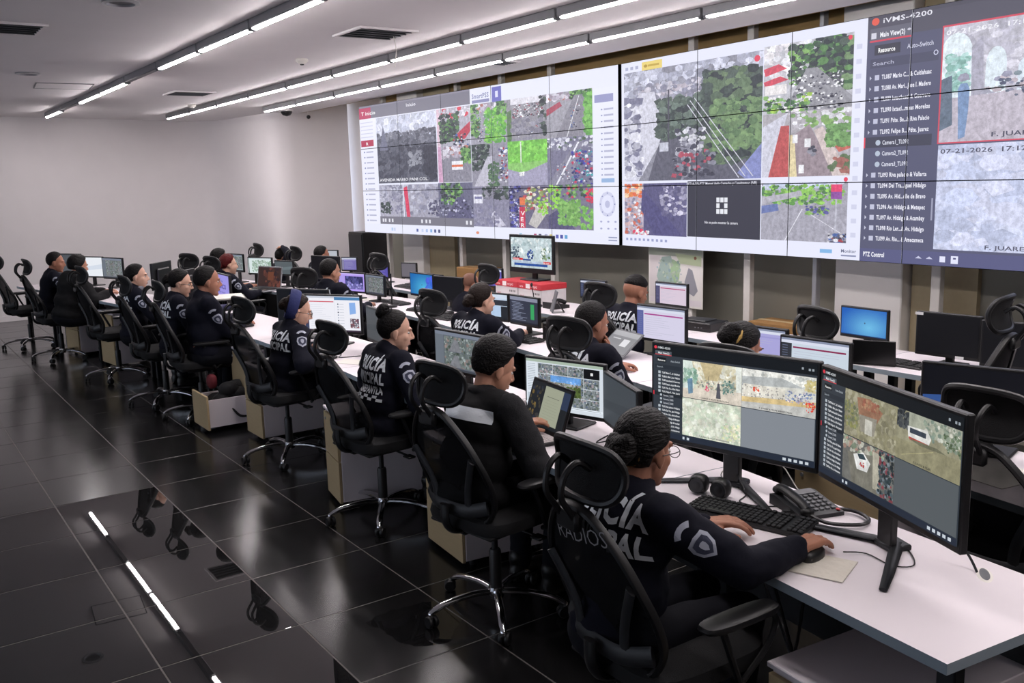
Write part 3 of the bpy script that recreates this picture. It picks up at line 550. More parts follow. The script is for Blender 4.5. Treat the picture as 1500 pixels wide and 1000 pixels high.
# ------------------------------------------------------------------ desks in three rows
DZ = .73
def interp(pts, y):
    for (x0, y0), (x1, y1) in zip(pts, pts[1:]):
        if y0 <= y <= y1: return x0+(x1-x0)*(y-y0)/(y1-y0)
    return pts[0][0] if y < pts[0][1] else pts[-1][0]
def desk_row(front, depth, labels, group, back_panel=True):
    n = len(front); bk = []
    for i in range(n):
        a = V(front[max(i-1, 0)]); b = V(front[min(i+1, n-1)]); d = (b-a).normalized(); bk.append((front[i][0]+d.y*depth, front[i][1]-d.x*depth))
    for i in range(n-1):
        q = [V(front[i]), V(front[i+1]), V(bk[i+1]), V(bk[i])]; c = sum(q, V((0, 0)))/4
        u = (q[1]-q[0]).normalized()
        e = .0025; q[0] += u*e; q[3] += u*e; q[1] -= u*e; q[2] -= u*e
        t = thing('desk', labels[i], 'desk', (c.x, c.y, 0), group=group)
        P = [(p.x-c.x, p.y-c.y) for p in q]
        mb = MB().prism(P, DZ-.03, DZ); me = mb.mesh('worktop', LAMI, False); me.materials.append(EDGE)
        for f in me.polygons:
            if abs(f.normal.z) < .5: f.material_index = 1
        ob('worktop', me, t)
        v = V((u.y, -u.x)); L = (q[1]-q[0]).length
        for k, (s, w) in enumerate(((.06, .1), (.06, depth-.08), (L-.06, .1), (L-.06, depth-.08))):
            p = q[0]+u*s+v*w-c
            MB().box((p.x, p.y, (DZ-.03)/2), (.05, .05, DZ-.03), b=.004).build('leg', DMETAL, t, False)
        ang = math.atan2(u.y, u.x)
        for s in (.06, L-.06):
            p = q[0]+u*s+v*(depth/2+.0)-c
            MB().box((p.x, p.y, DZ-.06), (.04, depth-.18, .05), R=Matrix.Rotation(ang-PI/2, 3, 'Z')).build('cross_rail', DMETAL, t, False)
        if back_panel:
            p = q[0]+u*(L/2)+v*(depth-.05)-c
            MB().box((p.x, p.y, .46), (L-.06, .016, .46), R=Matrix.Rotation(ang, 3, 'Z')).build('modesty_panel', DARKP, t, False)
RA = [(2.015, 1.09), (2.19, 2.55), (2.35, 4.05), (2.45, 5.5), (2.46, 7.0), (2.40, 8.4), (2.25, 9.8), (2.03, 11.2), (1.78, 12.6), (1.6, 13.6)]
desk_row(RA, .63, ['white front-row desk nearest the camera with two large monitors', 'white front-row desk holding the open laptop and camera keypad', 'white front-row desk in front of the woman with the high bun', 'white front-row desk in front of the woman with the navy headband', 'white front-row desk before the heavy-set officer with the black tray', 'white front-row desk of the woman in glasses and ponytail', 'white front-row desk of the woman with the patterned collar', 'white front-row desk before the person in the black hood', 'white front-row desk at the far end next to the empty chair'], 'front row of desks')
RB = [(3.12, .9), (3.37, 2.4), (3.60, 3.9), (3.76, 5.4), (3.97, 6.9), (4.04, 8.4), (3.88, 9.9), (3.58, 11.4), (3.25, 12.8)]
desk_row(RB, .59, ['white middle-row desk under the big blue-swoosh screen', 'white middle-row desk of the woman with the gold hair tie', 'white middle-row desk where the man rests his chin on his hand', 'white middle-row desk of the woman with the wavy ponytail', 'white middle-row desk holding the light blue desktop screen', 'white middle-row desk with the violet screen pair', 'white middle-row desk of the red-haired woman', 'white middle-row desk at its far end by the white wall'], 'middle row of desks')
RC = [(4.94, 1.9), (4.94, 3.4), (4.94, 4.9), (4.94, 6.4), (4.94, 7.9), (4.94, 9.4), (4.92, 10.9), (4.85, 12.2)]
desk_row(RC, .64, ['white back-row desk with two switched-off black monitors', 'white back-row desk before the white column with the blue desktop screen', 'white back-row desk below the wall map', 'white back-row desk carrying the news screen on boxes', 'white back-row desk left of the news screen', 'white back-row desk with the small grey monitor by the column', 'white back-row desk in the far corner by the server cabinet'], 'back row of desks', False)
# ------------------------------------------------------------------ drawer units
def drawer_unit(label, x, y, rz, w=.42, d=.5, h=.58, n=3, opened=None):
    t = thing('drawer_unit', label, 'drawers', (x, y, 0), rz, 'drawer units under the desks')
    MB().box((d/2, 0, h/2+.02), (d, w, h-.04), b=.003).build('carcass', LAMI, t, False)
    MB().box((d/2-.01, 0, h-.008), (d+.02, w+.01, .018), b=.003).build('top', LAMI, t, False)
    hs = [(h-.06)/n]*n; z = .03
    for k in range(n):
        dx = -.34 if opened == k else 0
        dr = MB().box((-.01, 0, hs[k]/2), (.018, w-.004, hs[k]-.006), b=.002).build('drawer', BEIGE, t, False, (dx, 0, z))
        if opened == k:
            MB().box((.18, -w/2+.03, hs[k]/2-.01), (.36, .014, hs[k]-.06)).build('drawer_side', LAMI, dr, False); MB().box((.18, w/2-.03, hs[k]/2-.01), (.36, .014, hs[k]-.06)).build('drawer_side', LAMI, dr, False)
            MB().box((.18, 0, .03), (.36, w-.06, .01)).build('drawer_bottom', LAMI, dr, False)
        if k == n-1: MB().lathe([(.009, 0), (.009, .006)], 12, Matrix.Translation((-.019, w/2-.05, hs[k]-.04)) @ Matrix.Rotation(-PI/2, 4, 'Y')).build('lock', SILVER, dr)
        z += hs[k]
    for sx in (.06, d-.06):
        for sy in (-1, 1): MB().lathe([(.018, 0), (.02, .02), (.012, .04)], 12, Matrix.Translation((sx, sy*(w/2-.05), 0))).build('caster', BLACKP, t)
    return t
drawer_unit('white drawer unit beside the chair of the woman with the high bun', 2.20, 5.06, -.17, w=.30, d=.55, n=2)
drawer_unit('beige-fronted drawer unit behind the chair of the woman with the navy headband', 2.33, 6.80, 0, w=.34, n=2)
drawer_unit('drawer unit with its lower drawer pulled open and a black bag inside', 2.42, 7.34, 0, w=.38, n=2, opened=0, h=.62)
drawer_unit('beige drawer unit behind the chair of the man in the reflective vest', 2.30, 3.92, -.1, w=.42, n=2, h=.62)
drawer_unit('low white cabinet under the near end of the first desk', 2.02, 1.42, -.1, w=.42, d=.6, h=.50, n=2)
drawer_unit('beige drawer unit under the middle row behind the nearest big monitor', 3.28, 2.28, -.15, w=.52, h=.66, n=2)
drawer_unit('drawer unit in the middle row behind the laptop', 3.55, 4.25, -.1, h=.62, n=2)
drawer_unit('drawer unit near the far end of the front row', 2.12, 10.85, .12, n=2, h=.62)
drawer_unit('drawer unit beside the person in the black hood', 1.95, 11.95, .15, n=2, h=.62)
# ------------------------------------------------------------------ screens
def P16(bg, seed=0): return Paint(16, 9, bg, seed)
def s_web(bg='e6e4f0', bar='3c4468', line='a83878', seed=0, left=2.2):
    p = P16(bg, seed); p.rect(0, 0, 16, 1.1, '8890a8'); p.rect(0, .5, 16, 1.2, 'd8dcec'); p.rect(0, 1.2, left, 9, bar); p.rect(left+.3, 1.9, 15.4, 2.3, line)
    for k in range(9): p.rect(left+.6, 3+k*.6, left+.6+p.rd.uniform(4, 11), 3.08+k*.6, 'b8b8cc')
    for k in range(10): p.rect(.3, 1.8+k*.6, 1.6, 1.9+k*.6, '7880a0')
    return p
def s_page():
    p = P16('eeeef6', 4); p.rect(0, 0, 16, .5, 'c8ccd8'); p.rect(0, .5, 1.6, 9, '3a4260'); p.rect(1.9, 1.3, 8.8, 1.55, 'd05868'); p.rect(9, .2, 16, .95, '4c80b0'); p.rect(9, .95, 9.03, 9, 'c0c4d4')
    for k in range(12): p.rect(2.2, 2.2+k*.5, 2.2+p.rd.uniform(3, 6), 2.26+k*.5, 'd0d2de')
    for k in range(9): p.disc(10, 2+k*.7, .18, ['404858', '7888a0', 'b0b8c8'][k % 3]); p.rect(10.4, 1.95+k*.7, 11.6, 2.05+k*.7, 'c0c4d0')
    p.poly([(13.1, 1.6), (14.8, 1.5), (14.9, 4.3), (13.2, 4.6)], '8ab0e8'); p.feed(13.2, 5.6, 15.6, 8, '705860', [('b', 40, (0, 0, 1, 1), .12, ['c85060', '404858', 'd8d4dc', '606878'])])
    p.rect(0, 8.6, 16, 9, '3c3040'); return p
def s_grid(dark=True, seed=1, n=2, bg='5a606c'):
    p = P16(bg, seed); p.rect(0, 0, 16, .8, '788090'); p.rect(0, .8, 2.6, 9, '98a0a8' if not dark else '6a727c')
    w = 13/n; h = 7.4/n
    for i in range(n):
        for j in range(n): p.feed(2.8+i*w, .95+j*h, 2.8+(i+1)*w-.1, .95+(j+1)*h-.1, '6a7474', [('b', 30, (0, 0, 1, 1), .16, ['465048', '7c8684', '9aa4a4', '5c6660', '8a7c78']), ('p', [(.2, 1), (.5, .2), (.65, .2), (.8, 1)], '7c7e84')])
    p.rect(0, 8.5, 16, 9, '40444c'); return p
def s_mosaic():
    p = P16('d4dce4', 8); p.rect(0, 0, 16, .5, 'a8b8a8'); p.rect(0, .5, 2.4, 9, 'dce4ec')
    for k in range(16): p.rect(.3, .9+k*.32, 2, .98+k*.32, '98a4b0')
    p.rect(.3, 6.3, 2, 7.9, 'b8c4d0')
    for i in range(4):
        for j in range(4):
            p.feed(2.6+i*3.2, .7+j*1.85, 5.7+i*3.2, 2.45+j*1.85, '7c8488', [('b', 26, (0, 0, 1, 1), .18, ['505a58', '8c9494', 'b4bcc0', '606a60', '5c6880', 'a4989c'])])
    p.feed(5.3, 2.6, 11.6, 6.2, '8c9084', [('r', (0, 0, 1, .32), '6aa0e0'), ('b', 10, (0, .22, 1, .36), .08, ['a8c4e8', '88b0e4']), ('b', 110, (0, .35, 1, 1), .08, ['989c98', '707470', 'b8bab8', '5c5e58', '8c6c60']), ('b', 70, (.55, .5, 1, 1), .12, ['4c5c30', '586a38', '3c4828'])])
    p.rect(12.2, .7, 15.4, 2.4, '101214'); p.rect(13.6, 1.3, 14.1, 1.8, 'e8e8e8'); p.rect(0, 7.9, 16, 8.3, 'e4ecf4'); p.rect(2.6, 8.1, 15.6, 8.15, '303438'); return p
def s_dark(c='101216', seed=0, g=None):
    p = P16(c, seed)
    if g: p.poly([(0, 5), (16, 3.2), (16, 5.4), (0, 6.6)], g)
    return p
def s_desktop(c1='1f5fb8', c2='70c0e8', c3='2b74c8'):
    p = P16(c1, 2)
    k = 18
    a = lin(c2); b = lin(c1)
    for i in range(k, 0, -1):
        f = (1-i/k)**1.3; p.disc(10, 6, 12*i/k, tuple(b[j]+(a[j]-b[j])*f for j in range(3)), 8*i/k, 20)
    p.disc(8.5, 4.6, .25, '405878'); p.rect(0, 8.7, 16, 9, '1c3c70'); return p
def s_win10():
    p = s_desktop('1a68b0', '50b8e0'); p.blobs(14, (12, 1, 16, 6), 1.6, ['3868d8', '4a60d8', '3a78d8']); p.rect(8.9, 6.2, 9.2, 8.5, '203858'); return p
def s_violet(seed=3):
    p = P16('b49cf0', seed); p.fine = 1.0; p.rect(0, 0, 16, .6, 'c8b8f4'); p.feed(4, 1.4, 15.3, 8, '484878', [('p', [(0, 1), (.3, .3), (.6, .25), (1, .8), (1, 1)], '6c68a8'), ('b', 50, (0, 0, 1, .5), .16, ['303060', '404078', '58589a', '505088']), ('b', 24, (.1, .5, .9, .95), .1, ['9c98d8', '7870b8', 'b0a8e4'])]); p.rect(.4, 1.4, 3.4, 8, 'b0a0e8'); return p
def s_mex():
    p = P16('9c94e0', 6); p.text('Estado de', 2.5, 3, 1.5, '5048a0'); p.text('MÉXICO', 2, 5.6, 2.6, '383088', bold=.03); p.text('El poder de servir', 2, 7.4, 1.2, '5850a8'); return p
def s_twin(c='8a6a74'):
    p = P16(c, 1); p.rect(7.9, 0, 8.1, 9, '3c3438'); p.rect(0, 0, 16, .7, '9c7c86'); p.blobs(20, (0, 5, 16, 9), 1, ['a07c80', '906c78']); return p
def s_terminal():
    p = P16('343848', 3); p.rect(0, 0, 16, 1.2, '888ca0')
    for k in range(13): p.rect(1+.4*(k % 3), 1.8+k*.5, 1+p.rd.uniform(4, 9), 1.95+k*.5, '9098b0')
    p.rect(12, 2, 14, 7.2, '38a060'); p.rect(0, 8.4, 16, 9, '202430'); return p
def s_split():
    p = P16('c0d0e4', 5); p.rect(0, 0, 16, 1.5, 'd0dcec'); p.rect(2.5, 2, 16, 4, '30343c'); p.rect(1.2, 4.2, 13, 8, 'b4cce8'); p.rect(2.5, 2.3, 9, 2.5, '90a0b4'); p.rect(2.5, 3, 7, 3.2, '90a0b4'); p.rect(13, 4.2, 16, 9, '24282e')
    for k in range(6): p.rect(1.8, 4.7+k*.5, 10, 4.75+k*.5, '98b0cc')
    p.rect(0, 8.1, 16, 9, '20242a'); return p
def s_tree():
    p = P16('d8e4e4', 2); p.rect(0, 0, 16, .6, 'c4d0d4'); p.tex = 1.0; p.blobs(260, (3, 1.5, 16, 8), .5, ['a8bcb0', '88a490', 'c4d4cc', '98b0a0']); return p
def s_camlist(seed, feeds, dim=1.0):
    p = P16('343a42', seed); p.fine = 2.2; p.rect(0, 0, 16, .95, '14181c'); p.disc(.25, .25, .16, 'd83848'); p.text('iVMS-4200', .5, .36, .3, 'd8dce0'); p.rect(.2, .55, 2.0, .95, '505860'); p.rect(.2, .9, 2, .96, 'd84048'); p.text('Main View(2)', .55, .85, .28, 'f0f0f4', wid=1.2)
    p.rect(.4, 1.2, 1.4, 1.65, '14181c'); p.text('Resource', .5, 1.55, .26, 'ffffff', wid=.8); p.text('Auto-Switch', 1.9, 1.55, .26, 'a8b0b8', wid=1); p.rect(.2, 1.9, 3.1, 2.3, '2a3038'); p.text('Search', .4, 2.2, .24, '98a0a8')
    rowt = [r for r in rowsT]
    p.rect(0, 4.55, 3.2, 4.95, '22282e'); p.rect(0, 4.55, .1, 4.95, 'e83848')
    for k, s in enumerate(rowt):
        y = 2.75+k*.37
        if y > 8.3: break
        if s: p.rect(.55, y-.22, .8, y+.02, 'b8c0c8'); p.text(s, .95, y, .25, 'eef0f4', bold=.02, wid=1.95)
        else: p.disc(.85, y-.1, .12, 'b8c0c8'); p.text('Camera%d_TL092' % (k-5), 1.1, y, .24, 'd0d4dc', wid=1.1)
    feeds(p); p.rect(0, 8.45, 16, 9, '242c3a'); 
    for k in range(5): p.rect(13.2+k*.5, 8.6, 13.5+k*.5, 8.85, 'c8d0d8')
    p.rect(3.3, 8.6, 3.5, 8.85, 'c8d0d8'); p.rect(3.75, 8.6, 4, 8.85, 'c8d0d8')
    for x, y in ((14.7, .35), (15.3, .4), (15.6, .4)): p.rect(x, y, x+.18, y+.2, '98a0a8')
    return p
PALE = ['e4e4dc', 'd8dcd0', 'f0f0e8', 'ccd4c4']
def feeds1(p):
    p.feed(3.25, 1.15, 9.2, 4.7, 'd6d4c0', [('b', 60, (0, 0, 1, .55), .12, ['e0dcc8', 'd0cab0', 'c4b898', 'e8e8dc']), ('p', [(0, .0), (.16, 0), (.22, .5), (.18, .8), (0, .8)], 'dce8e0'), ('b', 24, (.0, .2, .25, .6), .09, ['98b8a8', '84a894', 'b4ccbc']), ('p', [(.3, 0), (.7, 0), (.6, .45), (.4, .45)], 'c8b890'), ('p', [(.9, 0), (1, 0), (1, 1), (.92, 1)], 'e8ece4'), ('b', 20, (.25, .45, .9, .7), .06, ['b8a898', '889088', 'c8beb0', '7c8c84']), ('p', [(0, .75), (1, .65), (1, 1), (0, 1)], 'd8cec0'), ('p', [(.08, .5), (.17, .45), (.18, .85), (.1, .9)], '7090a8'), ('b', 5, (.4, .55, .46, .75), .045, ['d85878']), ('p', [(.6, .5), (.64, .5), (.66, .9), (.58, .9)], '585860'), ('b', 14, (.7, .4, .88, .75), .07, ['6a8c84', '9ab0a8', '58746c']), ('r', (.445, .35, .452, .7), '606058'), ('t', (.3, .97), 'F. JUAREZ & FELIPE BERRIOZABAL', .055, '303030')])
    p.feed(9.25, 1.15, 15.95, 4.7, 'd8d8d0', [('r', (0, 0, 1, .2), 'ecece6'), ('b', 30, (0, .05, 1, .3), .09, ['dcdcd4', 'c8ccc8', 'eeeee8']), ('p', [(0, .2), (.55, .12), (.85, .3), (0, .42)], 'b4b8b8'), ('r', (.02, .38, .6, .72), 'e0dcd0'), ('b', 22, (0, .4, .6, .7), .05, ['8c8c94', 'c8c0b8', 'a09c98', 'f0ece4']), ('b', 5, (.16, .44, .24, .54), .05, ['d85840']), ('p', [(0, .72), (1, .6), (1, .75), (0, .86)], 'd8c08c'), ('b', 36, (.6, .4, .98, .68), .05, ['7c90b8', 'a0a8c0', '687898', 'd8d4d8', 'b8a4b0']), ('p', [(0, .85), (1, .74), (1, 1), (0, 1)], 'c4c4c0'), ('b', 8, (.88, .62, 1, .86), .05, ['e05040']), ('b', 12, (.85, .1, 1, .35), .08, ['d0c498', 'c4b880']), ('t', (.25, .97), 'F. JUAREZ & FELIPE BERRIOZABAL', .055, '303030')])
    p.feed(3.25, 4.75, 9.2, 8.4, 'd4dac8', [('b', 120, (0, 0, 1, 1), .13, ['d0d8c4', 'dce0d0', 'c8d4c0', 'e0e4d8', 'd4d4c4']), ('b', 20, (.7, .5, 1, .9), .08, ['e0e4b8', 'ece8d0', 'b8ccb0']), ('t', (.3, .97), 'F. JUAREZ & FELIPE BERRIOZABAL', .055, '404040')])
    p.rect(9.25, 4.75, 15.95, 8.4, '848a92')
def feeds2(p):
    p.feed(3.25, .95, 9.5, 4.7, '8f8b70', [('b', 90, (0, 0, 1, 1), .14, ['96927a', '8a866c', 'a09c86', '84806a']), ('p', [(.25, .1), (.5, .05), (.75, .25), (.65, .5), (.3, .5)], '96705a'), ('b', 12, (.35, .1, .7, .3), .08, ['a06a56', '966050', 'a88468']), ('p', [(.3, .45), (.65, .42), (.6, .8), (.34, .8)], '908c80'), ('r', (.42, .5, .56, .82), 'c0beb4'), ('b', 20, (0, .25, .28, .8), .1, ['7c8064', '70765c', '8c8c5c'])])
    p.feed(9.55, .95, 15.95, 4.7, '95927a', [('b', 20, (0, 0, .2, .35), .12, ['484c50', '5c6060', '303438']), ('r', (.2, 0, 1, .35), 'a4a898'), ('b', 16, (.45, 0, 1, .4), .1, ['bcc0b4', '8c9888', 'd0d0c4', '7c8c80']), ('p', [(.18, .28), (.5, .24), (.56, .38), (.52, .54), (.2, .5)], 'dcdcd8'), ('r', (.22, .3, .48, .4), '3c4450'), ('p', [(.2, .48), (.52, .5), (.52, .56), (.22, .54)], 'b05048'), ('p', [(.2, .52), (.65, .5), (.95, .62), (.5, .62)], '70705c'), ('p', [(0, .6), (1, .55), (1, 1), (0, 1)], '8f8b70'), ('l', (.1, .9), (.6, .6), .012, 'b4ae84'), ('b', 16, (.75, .15, 1, .5), .08, ['687860', '506048', '8c9888']), ('t', (.3, .97), 'F. JUAREZ & FELIPE', .055, '30302c')])
    p.feed(3.25, 4.75, 9.5, 8.4, '6c6c68', [('b', 26, (0, 0, .8, .3), .12, ['b8b8ac', '8c9c84', 'a8a498', '74806e', 'a08478']), ('p', [(.1, .35), (.6, .2), (.75, 1), (.2, 1)], '78766c'), ('p', [(.22, .35), (.42, .22), (.56, .4), (.5, .62), (.3, .65)], 'e0e0de'), ('p', [(.3, .3), (.42, .26), (.48, .36), (.34, .4)], '34444c'), ('b', 4, (.36, .45, .44, .55), .05, ['c04848']), ('p', [(.6, .1), (.72, .1), (.74, .9), (.62, .9)], 'b4b0a0'), ('b', 40, (.72, 0, 1, 1), .1, ['303c40', '4c585e', '78828a', '7c4048', '283034'])])
    p.rect(9.55, 4.75, 15.95, 8.4, '565c60')
def s_bus(): return s_twin()
def monitor(label, cx, cy, zb, w, h, ang, paint, stand='plate', bez=.012, chin=.02, group='desk monitors', base=DZ, case=BLACKP, name='monitor', behind=.05):
    t = thing(name, label, 'monitor', (cx, cy, base), math.radians(ang), group); zc = zb-base+h/2
    MB().box((-.014, 0, zc), (.026, w, h), b=.004).build('housing', case, t, False)
    MB().box((-.036, 0, zc-.01), (.03, w*.62, h*.62), b=.012).build('back_cover', case, t, False)
    sw = w-2*bez; sh = h-bez-chin
    ob('screen', paint.mesh(sw/paint.w, sh/paint.h), t, (.0005, 0, zc+(chin-bez)/2))
    nk = MB().box((-behind, 0, (zc-.02)/2+.006), (.025, max(.05, w*.1), max(.02, zc-.02)), b=.004)
    nk.build('neck', case, t, False)
    if stand == 'plate': MB().box((-.05, 0, .007), (.17, w*.42, .014), b=.006).build('base', case, t, False)
    elif stand == 'vee':
        ba = MB()
        for s in (-1, 1): ba.tube([(-.06, s*.01, .012), (.10, s*.20, .01), (.17, s*.28, .008)], [.022, .016, .012], 8, flat=.5, up=(0, 0, 1))
        ba.box((-.05, 0, .01), (.08, .09, .02), b=.005); ba.build('base', DMETAL, t)
    else: MB().lathe([(.002, 0), (w*.2, 0), (w*.2, .008), (w*.06, .016), (.002, .016)], 28, Matrix.Translation((-.05, 0, 0))).build('base', case, t)
    return t
monitor('large monitor with camera list and bright arcade feeds on the nearest desk', 2.60, 2.305, .855, .72, .405, -170, s_camlist(21, feeds1), 'vee', .011, .022, behind=.03)
monitor('large monitor turned sideways at the near corner with dim street feeds', 2.51, 1.605, .855, .735, .40, 157, s_camlist(22, feeds2), 'vee', .011, .022, behind=.03)
monitor('monitor with a mosaic of city cameras behind the open laptop', 2.67, 3.40, .785, .475, .275, -164, s_mosaic(), behind=.03)
monitor('slanted dark grey monitor between the mosaic screen and the nearest big monitor', 2.64, 2.97, .785, .46, .25, 157, s_dark('3c4248', 3, '343a40'))
monitor('monitor with four street views before the woman with the high bun', 2.72, 4.40, .82, .53, .25, -175, s_grid(), base=DZ)
monitor('bright monitor with a white web page and chat column', 2.80, 6.35, .82, .52, .295, -147, s_page())
monitor('dark grey monitor just right of the white web page monitor', 2.90, 5.82, .80, .42, .25, 173, s_dark('484c50', 4, '40464a'))
monitor('switched-off monitor left of the white web page monitor', 2.78, 6.85, .82, .50, .30, -150, s_dark('0c0e12'))
# far part of the front row
monitor('violet monitor with an institutional slogan beside the heavy-set officer', 2.86, 9.05, .84, .46, .25, 178, s_mex())
monitor('dark monitor between the woman in glasses and the woman with patterned collar', 2.62, 10.4, .86, .46, .29, 140, s_dark('101216'))
monitor('narrow violet edge of a monitor beside the woman in glasses', 2.66, 9.7, .84, .44, .26, 135, s_violet(9))
monitor('white glowing monitor before the person in the black hood', 2.36, 12.75, .84, .45, .27, -150, s_dark('e8ecf2', 5, 'd4dce8'))
monitor('grey document monitor right of the white glowing one', 2.52, 12.25, .84, .44, .27, -160, s_grid(True, 4, 3, '787c84'))
monitor('dim monitor at the far end behind the white glowing one', 2.20, 13.3, .85, .46, .28, -150, s_dark('50545a', 2))
# middle row
mk3 = monitor('big black monitor with a blue swoosh at the right edge of the picture', 3.72, 1.92, .83, .52, .27, -166, s_dark('0a0c12', 2, '30508c'), base=DZ)
monitor('lilac monitor beside the woman with the gold hair tie', 4.0, 3.36, .86, .40, .22, -176, s_web('a8a4d8', '9894cc', '9c98d0'))
monitor('monitor with a magenta line right of the lilac one', 3.98, 2.96, .83, .42, .23, -176, s_web('c8d4e0', '30343c', '882850', 2, 2.6), base=DZ)
monitor('monitor with a pink-lined form beside the man resting his chin', 4.28, 4.40, .82, .44, .245, -176, s_web('d4d0e6', '5c64a0', 'a84890', 3))
monitor('monitor with blue and black panels before the woman with the wavy ponytail', 4.10, 6.16, .80, .40, .23, -169, s_split())
monitor('dark code monitor with a green bar right of the blue and black one', 4.12, 5.73, .80, .385, .235, 180, s_terminal())
monitor('light blue desktop monitor in the middle row', 4.46, 7.92, .81, .42, .235, -177, s_win10())
monitor('black switched-off monitor right of the light blue desktop monitor', 4.48, 7.45, .80, .42, .24, -170, s_dark('0c0e12'))
monitor('violet camera monitor before the officer seen from behind', 4.16, 8.87, .80, .42, .215, -164, s_violet())
monitor('dark map monitor right of the violet camera monitor', 4.24, 8.5, .79, .38, .22, -176, s_grid(True, 6, 3, '3c3c50'))
monitor('black monitor behind the head of the officer in the middle row', 4.3, 9.85, .86, .50, .27, -165, s_dark('0c0c10'))
monitor('pale monitor with street views beyond the red-haired woman', 3.86, 11.62, .87, .37, .23, -169, s_grid(False, 8, 2, 'a4b4b4'))
monitor('dark side monitor right of the pale street-view monitor', 3.95, 11.3, .86, .33, .24, 150, s_dark('303436'))
monitor('pale monitor with a grey-green tree picture', 3.95, 11.0, .865, .40, .215, -154, s_tree())
monitor('grey monitor right of the tree picture monitor', 4.1, 10.6, .87, .33, .18, -160, s_dark('586064', 3, '687478'))
# back row
monitor('blue desktop monitor in front of the white column', 5.50, 3.70, .785, .38, .215, 177, s_desktop())
mk = monitor('black monitor with sticker, left of the switched-off pair', 5.28, 2.98, .785, .40, .27, -177, s_dark('08090b'))
mk2 = monitor('black monitor right of the switched-off pair, cut by the picture edge', 5.22, 2.52, .785, .42, .27, -170, s_dark('08090b'))
monitor('monitor with a pink page standing before the wall map', 5.45, 5.48, .845, .37, .20, -179, s_web('d8c8d8', '484468', 'b04070', 7))
monitor('monitor with a yellow page beside the short-haired officer', 5.42, 6.45, .825, .33, .18, -174, s_web('dcd8a8', '38405c', 'd0cca0', 8, 3))
monitor('narrow violet monitor left of the news screen', 5.45, 8.15, .80, .36, .21, -176, s_web('6860b8', '403c90', '5850b0', 9))
monitor('grey monitor in front of the far white column', 5.30, 9.7, .80, .24, .19, -159, s_dark('6c6870', 3))
monitor('violet monitor left of the grey far monitor', 5.16, 10.1, .79, .26, .2, -177, s_web('5850a8', '484098', '7068b8', 3))
monitor('small lilac monitor near the server cabinet', 5.28, 11.3, .79, .24, .19, -145, s_web('7870b0', '8884a0', '9890c0', 5))
monitor('pale monitor at the far end of the back row', 5.25, 11.85, .85, .28, .2, -150, s_dark('b8bcc4', 5))
# news screen on boxes
BOXW = pm('box_white', (214, 210, 210), .7); RED = pm('box_red', (196, 52, 60), .6)
for k, (y, lab) in enumerate(((7.62, 'white paper carton with red lid, left of the pair under the news screen'), (7.22, 'white paper carton with red lid, right of the pair under the news screen'))):
    t = thing('paper_box', lab, 'box', (5.42, y, DZ), group='paper cartons under the news screen')
    MB().box((0, 0, .07), (.30, .385, .14), b=.003).build('carton', BOXW, t, False); l = MB().box((0, 0, .168), (.31, .395, .055), b=.003).build('lid', RED, t, False)
    pp = Paint(4, 1.4, 'd6d2d2', k); pp.rect(0, 0, 4, .02, 'c43440')
    for q in range(4): pp.rect(2.6+.3*q, .3, 2.75+.3*q, .5, '303034'); pp.rect(2.6+.3*q, .7, 2.75+.3*q, .95, '404044')
    pp.text('papel', .3, .8, .3, 'c06068')
    me = pp.mesh(.094, .098); me.materials.clear(); me.materials.append(PRINT); o = ob('printed_side', me, t, (-.1512, 0, .07)); o.rotation_euler = (0, 0, PI)
    lb = Paint(4, .6, 'c43440', 2); lb.rect(1.4, .05, 2.1, .55, 'f0e8e8'); lb.text('HOJAS', 2.3, .45, .35, 'f0d8d8'); lb.text('carta', .3, .45, .3, 'f0d8d8')
    me = lb.mesh(.096, .088); me.materials.clear(); me.materials.append(PRINT); o = ob('printed_lid', me, t, (-.1562, 0, .168)); o.rotation_euler = (0, 0, PI)
np_ = P16('c8d8dc', 11)
np_.feed(0, 0, 16, 9, 'c4d4d8', [('b', 60, (0, 0, 1, .6), .1, ['d8e4e8', 'c0d0d4', 'e4ecec', 'a8bcc0']), ('b', 10, (.4, .4, .6, .7), .07, ['3858a0', '283c70', '506090']), ('b', 12, (.75, .35, .95, .7), .07, ['486838', '88a078', 'e8ece8']), ('b', 14, (0, .3, .2, .7), .08, ['586878', '405060', '90a0a8']), ('r', (.05, .68, .3, .75), 'd83840'), ('r', (.3, .7, .5, .76), '385090'), ('r', (.05, .78, .95, .84), 'b8c8dc'), ('r', (.08, .85, .9, .93), '28509c'), ('r', (.8, .76, .98, .84), 'd84848'), ('t', (.81, .83), 'EN VIVO', .06, 'ffffff'), ('t', (.06, .74), 'NOTICIAS', .055, 'ffffff')])
t = monitor('television showing a news broadcast on top of the red-lidded cartons', 5.44, 7.42, 1.0, .68, .38, -176, np_, 'plate', .028, .05, group='televisions', base=DZ+.197, name='television')

STI = pm('sticker_white', (214, 214, 216), .6)
for mo, yy, zz in ((mk, -.18, .31), (mk, .08, .065), (mk2, -.12, .31), (mk3, -.06, .115), (mk3, -.17, .12)): MB().box((.001, yy, zz), (.002, .05, .016)).build('sticker', STI, mo, False)
